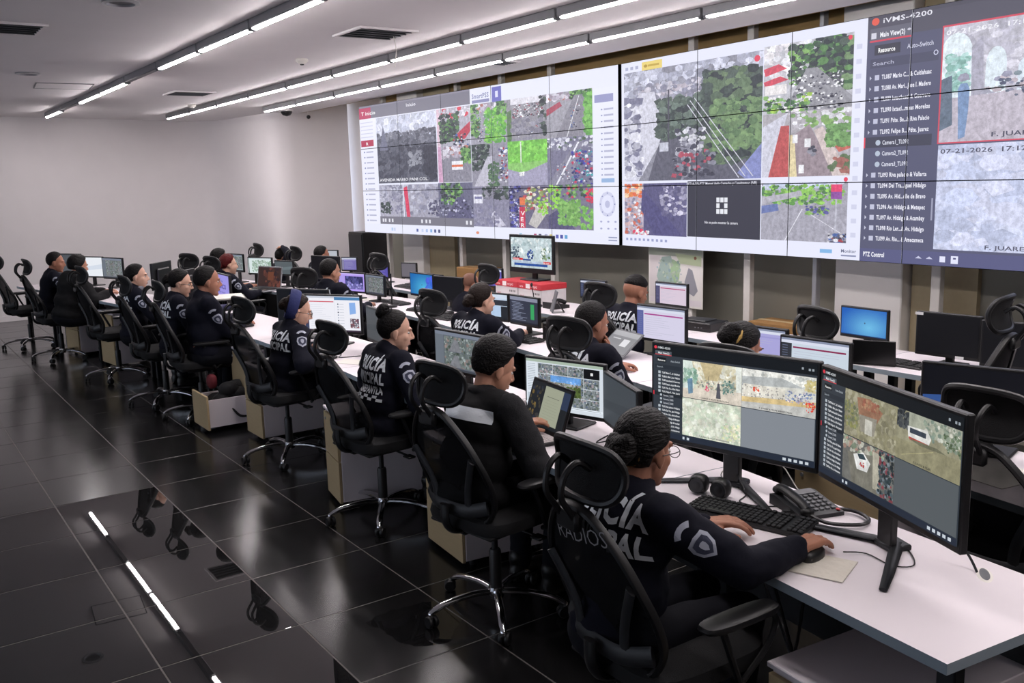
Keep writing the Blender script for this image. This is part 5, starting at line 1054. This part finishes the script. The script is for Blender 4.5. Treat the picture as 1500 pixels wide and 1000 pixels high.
LIPM = pm('lips', (150, 84, 76), .45); EYEW = pm('eye_white', (215, 210, 205), .3); REFL = pm('reflective_white', (214, 220, 226), .5, var=.04); PATCH = pm('patch_grey', (172, 176, 190), .7); PATCHD = pm('patch_dark', (52, 56, 76), .8); NAVYHB = pm('navy_headband', (34, 42, 92), .8, bump=.3, bscale=60); GOLD = pm('gold_tie', (196, 160, 90), .45, metal=.4, var=.3, scale=80); METALG = pm('glasses_metal', (48, 40, 38), .4, metal=.3)
WS = bpy.data.scenes.new('workshop')   # empty helper scene, removed at the end
def remesh(mb, voxel, smooth=4, noise_amp=0, nscale=9, seed=0):
    me = bpy.data.meshes.new('tmp'); me.from_pydata([tuple(p) for p in mb.v], [], mb.f)
    b = bmesh.new(); b.from_mesh(me); bmesh.ops.recalc_face_normals(b, faces=b.faces); b.to_mesh(me); b.free()
    o = bpy.data.objects.new('tmp', me); WS.collection.objects.link(o)
    md = o.modifiers.new('r', 'REMESH'); md.mode = 'VOXEL'; md.voxel_size = voxel
    if smooth: s = o.modifiers.new('s', 'SMOOTH'); s.factor = .5; s.iterations = smooth
    vl = WS.view_layers[0]; vl.update(); dg = vl.depsgraph; r = bpy.data.meshes.new_from_object(o.evaluated_get(dg))
    bpy.data.objects.remove(o); bpy.data.meshes.remove(me)
    if noise_amp:
        off = V((seed*3.1, seed*1.7, 0))
        nn = [v.normal.copy() for v in r.vertices]
        for v, n in zip(r.vertices, nn):
            q = v.co*nscale+off; v.co += n*noise_amp*(noise.noise(q)+.55*noise.noise(V((q.x*.6, q.y*2.2, q.z*2.6)))+.35*noise.noise(V((q.x*3.0+q.z*2, q.y*1.2, q.z*4.4))))
    r.shade_smooth(); return r
def join(name, meshes, mat):
    b = bmesh.new()
    for m in meshes: b.from_mesh(m)
    r = bpy.data.meshes.new(name); b.to_mesh(r); b.free()
    for m in meshes: bpy.data.meshes.remove(m)
    r.shade_smooth(); r.materials.append(mat); return r
def hand_shapes(mb, W, d, up, side, curl=25, spread=1.0):
    """W wrist, d pointing to the finger tips, up the back of the hand, side=+1 thumb to the right of d"""
    d = d.normalized(); s = d.cross(up).normalized()*side; n = s.cross(d)*side; n.normalize()
    if n.dot(up) < 0: n = -n
    kn = []
    for k, (off, L) in enumerate(((.030, .074), (.010, .082), (-.010, .076), (-.029, .060))):
        K = W+d*(.092-abs(off-.01)*.25)+s*off+n*.004; kn.append(K)
        mb.cap(W+s*off*.55, K, .0165, .0115, 8)
        a = math.radians(curl*.6); p = K; dirf = (d+s*off*1.5*spread).normalized()
        for j, f in enumerate((.45, .32, .23)):
            dj = dirf*math.cos(a)-n*math.sin(a); q = p+dj*(L*f); mb.cap(p, q, .0098-j*.0008, .0092-j*.0009, 8); p = q; a += math.radians(curl)
    for a, b in zip(kn, kn[1:]): mb.cap(a, b, .011, .011, 8)
    T0 = W+d*.025+s*.022; T1 = W+d*.058+s*.05-n*.012; T2 = T1+(d*.8+s*.25-n*.3).normalized()*.032; T3 = T2+(d*.95-n*.3-s*.1).normalized()*.026
    mb.cap(T0, T1, .0165, .0125, 8); mb.cap(T1, T2, .0115, .0105, 8); mb.cap(T2, T3, .0105, .009, 8)
def split_tri(t, mx, out):
    a, b, c = t; ls = [((a[0]-b[0])**2+(a[1]-b[1])**2, 0), ((b[0]-c[0])**2+(b[1]-c[1])**2, 1), ((c[0]-a[0])**2+(c[1]-a[1])**2, 2)]
    L, k = max(ls)
    if L <= mx*mx: out.append(t); return
    p = (a, b, c); x, y, z = p[k], p[(k+1) % 3], p[(k+2) % 3]; m = ((x[0]+y[0])/2, (x[1]+y[1])/2)
    split_tri((x, m, z), mx, out); split_tri((m, y, z), mx, out)
def decal(name, tris, bvh, O, Rt, Up, D, mat, parent, lift=.004, mx=.018):
    """lay flat triangles on a garment by projecting them along D"""
    out = []
    for t in tris: split_tri(t, mx, out)
    vs = []; fs = []
    for t in out:
        ps = []
        for (x, y) in t:
            h = bvh.ray_cast(O+Rt*x+Up*y, D, .6)
            if h[0] is None: ps = None; break
            ps.append(h[0]-D*lift*.6+h[1]*lift*.6)
        if ps:
            k = len(vs); vs += ps; fs.append((k, k+1, k+2))
    if not fs: return None
    me = bpy.data.meshes.new(name); me.from_pydata([tuple(p) for p in vs], [], fs); me.materials.append(mat); return ob(name, me, parent)
def fan(pts): return [(pts[0], pts[i], pts[i+1]) for i in range(1, len(pts)-1)]
def txt(s, w=None, h=.05, x=0, y=0, bold=.042):
    tr, a, b = text_tris(s, bold); k = h/.72; kx = (w/(b-a)) if w else k
    return [tuple((x+(p[0]-(a+b)/2)*kx, y+p[1]*k) for p in t) for t in tr]
SHIELD = [(-.03, .035), (0, .042), (.03, .035), (.036, .01), (.028, -.02), (0, -.045), (-.028, -.02), (-.036, .01)]
ROCKT = []
for _k in range(6):
    _a, _b = (PI*(.2+.1*_k), PI*(.3+.1*_k)); _q = [(r_*math.cos(q), r_*math.sin(q)) for r_, q in ((.043, _a), (.043, _b), (.025, _b), (.025, _a))]; ROCKT += fan(_q)
ROCK = [(-.032, .0), (-.018, .014), (0, .019), (.018, .014), (.032, .0), (.026, -.02), (0, -.008), (-.026, -.02)]
def person(label, x, y, yaw_, s=1.0, lean=8, hy=0, hp=8, hands=(None, None), skin=SKIN1, hair='short', hairm=HAIRB, outfit='police', back=('POLICÍA', 'MUNICIPAL'), fem=False, detail=1, bun=None, glasses=False, stand=False, curl=25, seat=0.0, fat=1.0, extra=None, twist=0, tw=.30, th=.062, tz=.40, group='officers at the desks', legs=True, drop=0.0, turn=0.0):
    t = thing('person', label, 'person', (x, y, 0), math.radians(yaw_), group, s)
    Rinv = Matrix.Rotation(-math.radians(yaw_), 3, 'Z'); loc = V((x, y, 0))
    th_ = math.radians(lean); P = V((-.06+seat, 0, .555-drop)); tz_ = V((math.sin(th_), 0, math.cos(th_))); fx = V((math.cos(th_), 0, -math.sin(th_))); yy = V((0, 1, 0))
    TR = Matrix((fx, yy, tz_)).transposed()
    Rtw = Matrix.Rotation(math.radians(turn), 3, 'Z')
    def pt(a, f=0, l=0):
        v = fx*f+yy*l; k = min(1, max(0, a/.3)); v = Matrix.Rotation(math.radians(turn)*k, 3, 'Z') @ v
        return P+tz_*a+v
    TRc = Rtw @ TR
    sh = .155 if fem else .178; g = fat
    vx = (.012, .019, .026)[0 if detail > 1 else 1 if detail else 2]
    # ---- arms
    arms = []
    for i, sd in enumerate((1, -1)):
        S = pt(.405, -.005, sd*sh); tgt = hands[i]
        if tgt is None: W = V((.36, sd*.15, .765-drop))
        else: W = (Rinv @ (V(tgt)-loc))/s
        L1, L2 = .285, .25; d = W-S; L = d.length
        if L > (L1+L2)*.985: W = S+d*((L1+L2)*.985/L); d = W-S; L = d.length
        a = (L1*L1-L2*L2+L*L)/(2*L); hgt = math.sqrt(max(0, L1*L1-a*a)); dn = d.normalized()
        pole = V((-.25, sd*.75, -.75)) if W.z < 1.1 else V((.1, sd*1.0, .1)); pole = (pole-dn*pole.dot(dn)).normalized()
        E = S+dn*a+pole*hgt; arms.append((S, E, W, sd))
    # ---- body (skin)
    bo = MB()
    bo.ell(pt(.02), (.12*g, .16*g, .12), 14, 8, TR); bo.ell(pt(.16), (.095*g, .135*g, .15), 14, 8, TR); bo.ell(pt(.32), (.10*g, .15, .15), 14, 8, TRc)
    bo.cap(pt(.40, 0, -sh*.8), pt(.40, 0, sh*.8), .05, .05)
    for S, E, W, sd in arms: bo.cap(S, E, .046, .038); bo.cap(E, W, .038, .026)
    knees = []
    for sd in (1, -1):
        hip = V((P.x+.03, sd*.085, .535-drop)); kn = V((P.x+.44, sd*(.10 if fem else .13), .525-drop*.5)); an = V((P.x+.40, sd*.11, .09)); knees.append((hip, kn, an, sd))
        if legs: bo.cap(hip, kn, .07, .05); bo.cap(kn, an, .048, .036)
    # ---- head and neck
    Rh = Matrix.Rotation(math.radians(hy), 3, 'Z') @ Matrix.Rotation(math.radians(hp), 3, 'Y')
    nb = pt(.43, -.005); HC = nb+V((.025+.06*math.sin(th_), 0, .118))+Rh @ V((.018, 0, .01))
    hd = lambda a, b, c: HC+Rh @ V((a, b, c))
    fs_ = .95 if fem else 1.0
    he = MB(); he.cap(pt(.40, -.012), hd(-.02, 0, -.05), .056*fs_, .05*fs_, 14)
    he.ell(hd(-.012, 0, .03), (.098*fs_, .077*fs_, .092*fs_), 20, 14, Rh); he.ell(hd(.03, 0, -.03), (.064, .062*fs_, .082), 18, 12, Rh)
    he.ell(hd(.035, 0, -.078), (.046, .043*fs_, .034), 14, 10, Rh); he.ell(hd(.066, 0, -.098), (.022, .024, .018), 10, 8, Rh)
    he.cap(hd(.088, 0, .012), hd(.107, 0, -.026), .008, .0118, 8); he.ell(hd(.097, .011, -.033), (.010, .008, .008), 8, 6, Rh); he.ell(hd(.097, -.011, -.033), (.010, .008, .008), 8, 6, Rh)
    he.cap(hd(.083, -.03, .022), hd(.083, .03, .022), .011, .011, 8)
    for sd in (1, -1):
        he.ell(hd(.052, sd*.037, -.026), (.026, .022, .026), 10, 8, Rh)
        he.ell(hd(-.008, sd*.077*fs_, -.008), (.018, .008, .03), 10, 8, Rh @ Matrix.Rotation(sd*.35, 3, 'Z')); he.ell(hd(-.004, sd*.076*fs_, -.03), (.01, .008, .014), 8, 6, Rh)
    he.cap(hd(.084, -.012, -.062), hd(.084, .012, -.062), .0105, .0105, 8)
    parts = [remesh(bo, .026, 2), remesh(he, .0045 if detail > 1 else .006 if detail else .009, 3)]
    for i, (S, E, W, sd) in enumerate(arms):
        h = MB(); d = (W-E).normalized(); dh = V((d.x, d.y, d.z*.4 if W.z < 1.0 else d.z)).normalized(); 
        if extra and ('hand%d' % i) in extra: dh = extra['hand%d' % i].normalized(); 
        up = extra['up%d' % i] if extra and ('up%d' % i) in extra else V((0, 0, 1))
        h.cap(W-d*.04, W+dh*.01, .027, .024, 10); hand_shapes(h, W, dh, up, sd, curl)
        parts.append(remesh(h, .0042 if detail > 1 else .0055 if detail else .008, 2))
    ob('body', join('body', parts, skin), t)
    # ---- jacket
    JM = {'police': NAVY, 'vest': CHAR, 'hood': BLKC}[outfit]
    e = .022 if outfit != 'hood' else .034
    ja = MB(); ja.ell(pt(.01), (.112*g+e, .158*g+e, .10), 18, 10, TR); ja.ell(pt(.16), (.11*g+e, .15*g+e, .15), 18, 10, TR); ja.ell(pt(.31), (.108*g+e, .155+e, .155), 18, 10, TRc)
    if fem: ja.ell(pt(.28, .07), (.06, .12, .07), 14, 8, TRc)
    ja.cap(pt(.395, -.008, -sh*.85), pt(.395, -.008, sh*.85), .05+e, .05+e); ja.cap(pt(.40, -.012), pt(.455, -.012), .075, .06, 16)
    for k in range(10):
        a0 = 2*PI*k/10; a1 = a0+2*PI/10; c = pt(.462, -.006); R_ = .066 if not fem else .06
        ja.cap(c+fx*math.cos(a0)*R_+yy*math.sin(a0)*R_, c+fx*math.cos(a1)*R_+yy*math.sin(a1)*R_, .014, .014, 8)
    if outfit == 'hood': ja.ell(pt(.44, -.085), (.06, .11, .06), 14, 10, TR); ja.ell(pt(.40, -.10), (.05, .09, .08), 14, 10, TR)
    for S, E, W, sd in arms:
        d = (W-E).normalized(); ja.cap(S, E, .052+e, .043+e); ja.cap(E, W-d*.012, .043+e, .029+e*.7)
    jm = remesh(ja, vx, 5, .009 if outfit != 'hood' else .012, 9, x+y); jm.materials.append(JM); jo = ob('jacket', jm, t)
    bvh = BVHTree.FromPolygons([v.co.copy() for v in jm.vertices], [tuple(p.vertices) for p in jm.polygons])
    # ---- trousers and shoes
    if legs:
        tr_ = MB(); tr_.ell(pt(-.03), (.135*g, .18*g, .10), 14, 8, TR)
        for hip, kn, an, sd in knees: tr_.cap(hip, kn, .092*g, .07); tr_.cap(kn, an+V((0, 0, .01)), .068, .056)
        tm = remesh(tr_, max(vx, .016), 4, .006, 8, y); tm.materials.append(TROU); ob('trousers', tm, t)
        for hip, kn, an, sd in knees:
            so = MB(); so.cap(an+V((-.02, 0, .03)), an+V((.0, 0, -.035)), .048, .046); so.cap(an+V((-.03, 0, -.045)), an+V((.15, sd*.015, -.05)), .042, .036); so.box(an+V((.055, sd*.006, -.083)), (.25, .085, .012))
            sm = remesh(so, .014, 2); sm.materials.append(SHOE); ob('shoe', sm, t)
    # ---- hair
    hm = MB(); n, m_ = (40, 28) if detail else (24, 16); vs = []; fs = []
    for i in range(m_+1):
        ph = -PI/2+PI*i/m_; ph = max(-PI/2+.03, min(PI/2-.03, ph))
        for k in range(n):
            a = 2*PI*k/n; d = V((math.cos(ph)*math.cos(a), math.cos(ph)*math.sin(a), math.sin(ph)))
            p = V((-.012+d.x*.098*fs_, d.y*.077*fs_, .03+d.z*.092*fs_))
            X = p.x; zl = -.062 if fem else -.05
            if X > .062: zl = .09 if hair != 'bald' else .2
            elif X > .015: zl = .012+.078*((X-.015)/.047)**.75 if hair != 'bald' else .1
            elif X > -.03: zl = -.03+.042*((X+.03)/.045) if not fem else -.015+.027*((X+.03)/.045)
            if hair == 'mohawk': zl = .035+.6*max(0, X-.03)
            gq = (p.z-zl)/.028; gq = max(0, min(1, gq)); gq = gq*gq*(3-2*gq)
            top = max(0, d.z); tk = {'short': .005+.016*top, 'crew': .003+.006*top, 'quiff': .004+.03*top+.014*max(0, d.x)*top, 'bald': .002, 'bun': .006+.006*top, 'pony': .009+.009*top, 'long': .02, 'mohawk': .004+.014*top}[hair]
            tk += (.004 if hair in ('short', 'quiff', 'pony') else .0015)*noise.noise(d*9+V((x, y, 0)))
            f = gq*tk-(1-gq)*.012; q = p+V((d.x*f, d.y*f, d.z*f)); vs.append(HC+Rh @ q)
    for i in range(m_):
        for k in range(n): fs.append((i*n+k, i*n+(k+1) % n, (i+1)*n+(k+1) % n, (i+1)*n+k))
    hm.add(vs, fs)
    ho = hm.build('hair', hairm, t, ang=1.6)
    if bun:
        bx_, bz_, br = bun; bm2 = MB()
        for k in range(14):
            a = k*2.4; r_ = br*.42; o_ = Rh @ V((math.cos(a)*r_*.7, math.sin(a)*r_, math.sin(a*1.7)*r_)); bm2.ell(hd(bx_, 0, bz_)+o_, (br*.62,)*3, 10, 8)
        bm2.cap(hd(bx_*.55, 0, bz_*.8), hd(bx_, 0, bz_), br*.7, br*.8); bb_ = remesh(bm2, .008, 2, .003, 60, x); bb_.materials.append(hairm); ob('hair_bun', bb_, ho)
        MB().tube([hd(bx_*.72, 0, bz_*.86)+Rh @ (Matrix.Rotation(math.atan2(bz_-.03, -bx_), 3, 'Y') @ V((0, math.cos(q)*br*.92, math.sin(q)*br*.92))) for q in [2*PI*k/14 for k in range(14)]], .016 if extra and extra.get('tie') is GOLD else .006, 6, True).build('hair_tie', extra.get('tie', BLKC) if extra else BLKC, ho)
    # ---- face details
    if detail:
        for sd in (1, -1):
            MB().ell(hd(.0735, sd*.031, .002), (.009, .012, .007), 10, 8, Rh).build('eye', EYEW, t); MB().ell(hd(.0802, sd*.032, .002), (.0036, .006, .006), 8, 6, Rh).build('iris', HAIRB, t)
            MB().cap(hd(.094, sd*.014, .024), hd(.082, sd*.05, .026), .0035, .0025, 6).build('eyebrow', hairm, t)
        lp_ = MB(); lp_.cap(hd(.091, -.014, -.059), hd(.091, .014, -.059), .004, .004, 6); lp_.cap(hd(.0905, -.012, -.067), hd(.0905, .012, -.067), .005, .005, 6); lp_.build('lips', LIPM, t)
    if glasses:
        gl = MB()
        for sd in (1, -1):
            gl.tube([hd(.104, sd*.033+math.cos(q)*.023, -.002+math.sin(q)*.018) for q in [2*PI*k/14 for k in range(14)]], .0014, 6, True)
            gl.tube([hd(.102, sd*.056, .004), hd(.05, sd*.078, .004), hd(-.01, sd*.084, .0)], .0018, 6)
        gl.tube([hd(.106, -.01, .0), hd(.108, 0, .004), hd(.106, .01, .0)], .0018, 6); gl.build('glasses', METALG, t)
    # ---- marks on the uniform
    if outfit == 'police':
        Ou = pt(tz, -.40); R_ = Rtw @ -yy; D = Rtw @ fx
        if back:
            tl = []; z = 0
            for j, line in enumerate(back):
                hh = th*(1, .85, .6, .6)[j]; tl += txt(line, tw*(1, 1, .95, 1)[j], hh, 0, z-hh); z -= hh*1.25
            if detail > 1 and len(back) > 2:
                for i in range(8):
                    for j in range(2):
                        if (i+j) % 2 == 0: q = tw/8; tl += fan([(-tw/2+i*q, z-j*.016), (-tw/2+(i+1)*q, z-j*.016), (-tw/2+(i+1)*q, z-(j+1)*.016), (-tw/2+i*q, z-(j+1)*.016)])
            o = decal('back_lettering', tl, bvh, Ou, R_, tz_, D, REFL, t)
        for S, E, W, sd in arms:
            u = (S-E).normalized(); out = (Rtw @ V((-.35, sd*1.0, 0))); out = (out-u*out.dot(u)).normalized(); rt = u.cross(out)*1.0
            c = S*.55+E*.45
            decal('sleeve_badge', fan(SHIELD), bvh, c+out*.3, rt, u, -out, PATCH, t, .004, .012); decal('sleeve_crest', fan([(a*.72, b*.72) for a, b in SHIELD]), bvh, c+out*.3, rt, u, -out, PATCHD, t, .0065, .012)
            decal('sleeve_crest_mark', fan([(a*.3, b*.4) for a, b in SHIELD]), bvh, c+out*.3, rt, u, -out, PATCH, t, .009, .012)
            decal('sleeve_rocker', ROCKT, bvh, c+u*.052+out*.3, rt, u, -out, PATCH, t, .004, .012)
    elif outfit == 'vest':
        ve = MB(); ve.ell(pt(.02), (.15*g+e, .19*g+e, .09), 18, 10, TR); ve.ell(pt(.17), (.125*g+e, .165*g+e, .15), 18, 10, TR); ve.ell(pt(.315), (.122*g+e, .168+e, .15), 18, 10, TRc); ve.cap(pt(.40, -.008, -sh*.72), pt(.40, -.008, sh*.72), .06+e, .06+e)
        vm = remesh(ve, vx, 5, .006, 8, 3); vm.materials.append(BLKC); ob('vest', vm, t)
        bv2 = BVHTree.FromPolygons([v.co.copy() for v in vm.vertices], [tuple(p.vertices) for p in vm.polygons])
        decal('reflective_stripe', [((-.155, -.028), (.155, -.028), (.155, .028)), ((-.155, -.028), (.155, .028), (-.155, .028))], bv2, pt(.36, -.4), Rtw @ -yy, tz_, Rtw @ fx, REFL, t, .005, .02)
    return t, hd
# front row, from the camera to the far wall
p, hd = person('woman in navy uniform nearest the camera, one hand on the mouse', 1.82, 2.0, -5, 1.0, 9, 10, 10, ((2.17, 2.03, .77), (2.235, 1.70, .775)), SKIN2, 'pony', HAIRB, detail=2, fem=True, bun=(-.108, .005, .054), glasses=True, back=('POLICÍA', 'MUNICIPAL'), tw=.33, th=.075, tz=.435, drop=.02, extra={'tie': CARD}, curl=22)
p, hd = person('man in a black vest with a white reflective stripe typing on the laptop', 2.11, 3.30, 8, 1.0, 14, -14, 20, ((2.42, 3.42, .785), (2.33, 3.22, .785)), SKIN1, 'quiff', HAIRB, 'vest', detail=2)
p, hd = person('woman with a high hair bun in lettered navy uniform at the camera keypad', 2.36, 4.63, 3, .98, 10, -24, 8, ((2.60, 4.85, .80), (2.55, 4.50, .775)), SKIN3, 'bun', HAIRB, detail=2, fem=True, bun=(-.085, .115, .045), back=('POLICÍA', 'MUNICIPAL', 'TLALNEPANTLA'), tw=.25, th=.07, tz=.41)
p, hd = person('woman with a navy headband and glasses reading beside the web page monitor', 2.36, 6.10, 3, .96, 12, -22, 18, ((2.56, 6.15, .785), (2.52, 5.88, .785)), SKIN3, 'bun', HAIRBR, detail=1, fem=True, bun=(-.10, .03, .05), glasses=True, extra={'tie': NAVYHB})
MB().tube([hd(-.045+.0*k, math.cos(q)*.088, .035+math.sin(q)*.104) for k, q in [(k, 2*PI*k/20) for k in range(20)]], .013, 8, True, flat=3.0, up=hd(1, 0, 0)-hd(0, 0, 0)).build('headband', NAVYHB, p)
person('heavy-set officer with receding hair sitting upright at the black tray', 2.31, 7.68, -5, 1.04, 2, -2, 4, ((2.60, 7.95, .775), (2.58, 7.72, .775)), SKIN2, 'crew', HAIRB, detail=1, fat=1.12, back=None)
person('woman with glasses and a dark ponytail left of the heavy-set officer', 2.21, 8.26, -4, 1.0, 6, -14, 12, ((2.46, 8.45, .78), (2.44, 8.15, .78)), SKIN3, 'bun', HAIRB, detail=1, fem=True, bun=(-.115, .02, .045), glasses=True)
p, hd = person('woman in dark clothes with a patterned collar looking to the right', 2.12, 9.33, -2, .99, 4, -16, 2, ((2.42, 9.5, .78), (2.40, 9.2, .78)), SKIN3, 'bun', HAIRB, detail=1, fem=True, bun=(-.10, .0, .04))
MB().tube([hd(-.03+math.cos(q)*.075, math.sin(q)*.075, -.125+.02*math.cos(q)) for q in [2*PI*k/16 for k in range(16)]], .022, 8, True).build('collar_scarf', pm('patterned_scarf', (120, 120, 128), .8, var=.75, scale=45), p)
person('person in a thick black hooded jacket seen from behind at the far left', 1.86, 11.3, 8, 1.0, 16, 10, 8, ((2.25, 11.5, .78), (2.22, 11.15, .78)), SKIN1, 'long', HAIRB, 'hood', detail=1, fat=1.2)
person('dark-haired woman leaning behind the person in the black hood', 1.80, 12.1, 0, 1.0, 10, -20, 8, (None, None), SKIN2, 'bun', HAIRB, detail=0, fem=True, back=None)
# middle row
person('woman with a bun in a gold hair tie behind the nearest big monitor', 3.21, 2.82, 4, 1.01, 8, -10, 18, (None, None), SKIN2, 'bun', HAIRB, detail=1, fem=True, bun=(-.10, .055, .052), extra={'tie': GOLD})
person('man in navy uniform resting his chin on his hand', 3.25, 3.95, 6, 1.0, 10, -12, 12, ((3.7, 4.2, .77), (3.40, 3.92, .905)), SKIN2, 'crew', HAIRB, detail=1, extra={'hand1': V((-.15, .12, 1.0)), 'up1': V((1, -.2, .1))}, back=('POLICÍA', 'MUNICIPAL'), fat=1.08, turn=-6)
person('woman with a wavy brown ponytail pointing at papers in the middle row', 3.46, 5.48, 10, .98, 18, -10, 6, ((3.85, 5.85, .78), (3.95, 5.55, .785)), SKIN3, 'pony', HAIRBR, detail=1, fem=True, bun=(-.115, .0, .05), back=('POLICÍA', 'MUNICIPAL'), tw=.26)
person('officer with cropped hair facing the violet screens', 3.56, 8.1, 18, 1.0, 6, -10, 4, (None, None), SKIN1, 'crew', HAIRB, detail=1)
person('woman with dark red hair in the far middle row', 3.33, 10.4, 6, .96, 8, -10, 4, (None, None), SKIN3, 'pony', HAIRR, detail=0, fem=True, bun=(-.10, -.01, .05))
person('dark-haired man just behind the red-haired woman', 3.42, 11.0, 4, .98, 8, -8, 6, (None, None), SKIN2, 'short', HAIRB, detail=0)
# back row
person('officer with shaved sides and a short dark top under the video wall', 4.52, 5.0, 4, .98, 14, -8, 16, (None, None), SKIN2, 'mohawk', HAIRB, detail=1, back=('POLICÍA', 'MUNICIPAL'))
person('low-bent bald man mostly hidden behind the monitors left of the news screen', 4.54, 7.26, 0, .88, 12, 0, 20, (None, None), SKIN2, 'bald', pm('cropped_fuzz', (104, 68, 52), .7), detail=0, back=None)
person('man half hidden behind a black monitor in the far back row', 4.72, 10.95, 0, .95, 6, -6, 4, (None, None), SKIN2, 'crew', HAIRB, detail=0)
person('man behind the tree picture monitor with one hand on his head', 4.62, 12.1, 0, .88, 8, 0, 10, ((4.95, 12.3, .78), (4.64, 12.0, 1.12)), SKIN1, 'short', HAIRB, detail=0, extra={'hand1': V((.1, 1, 0)), 'up1': V((0, 0, 1))})

bpy.data.scenes.remove(WS)
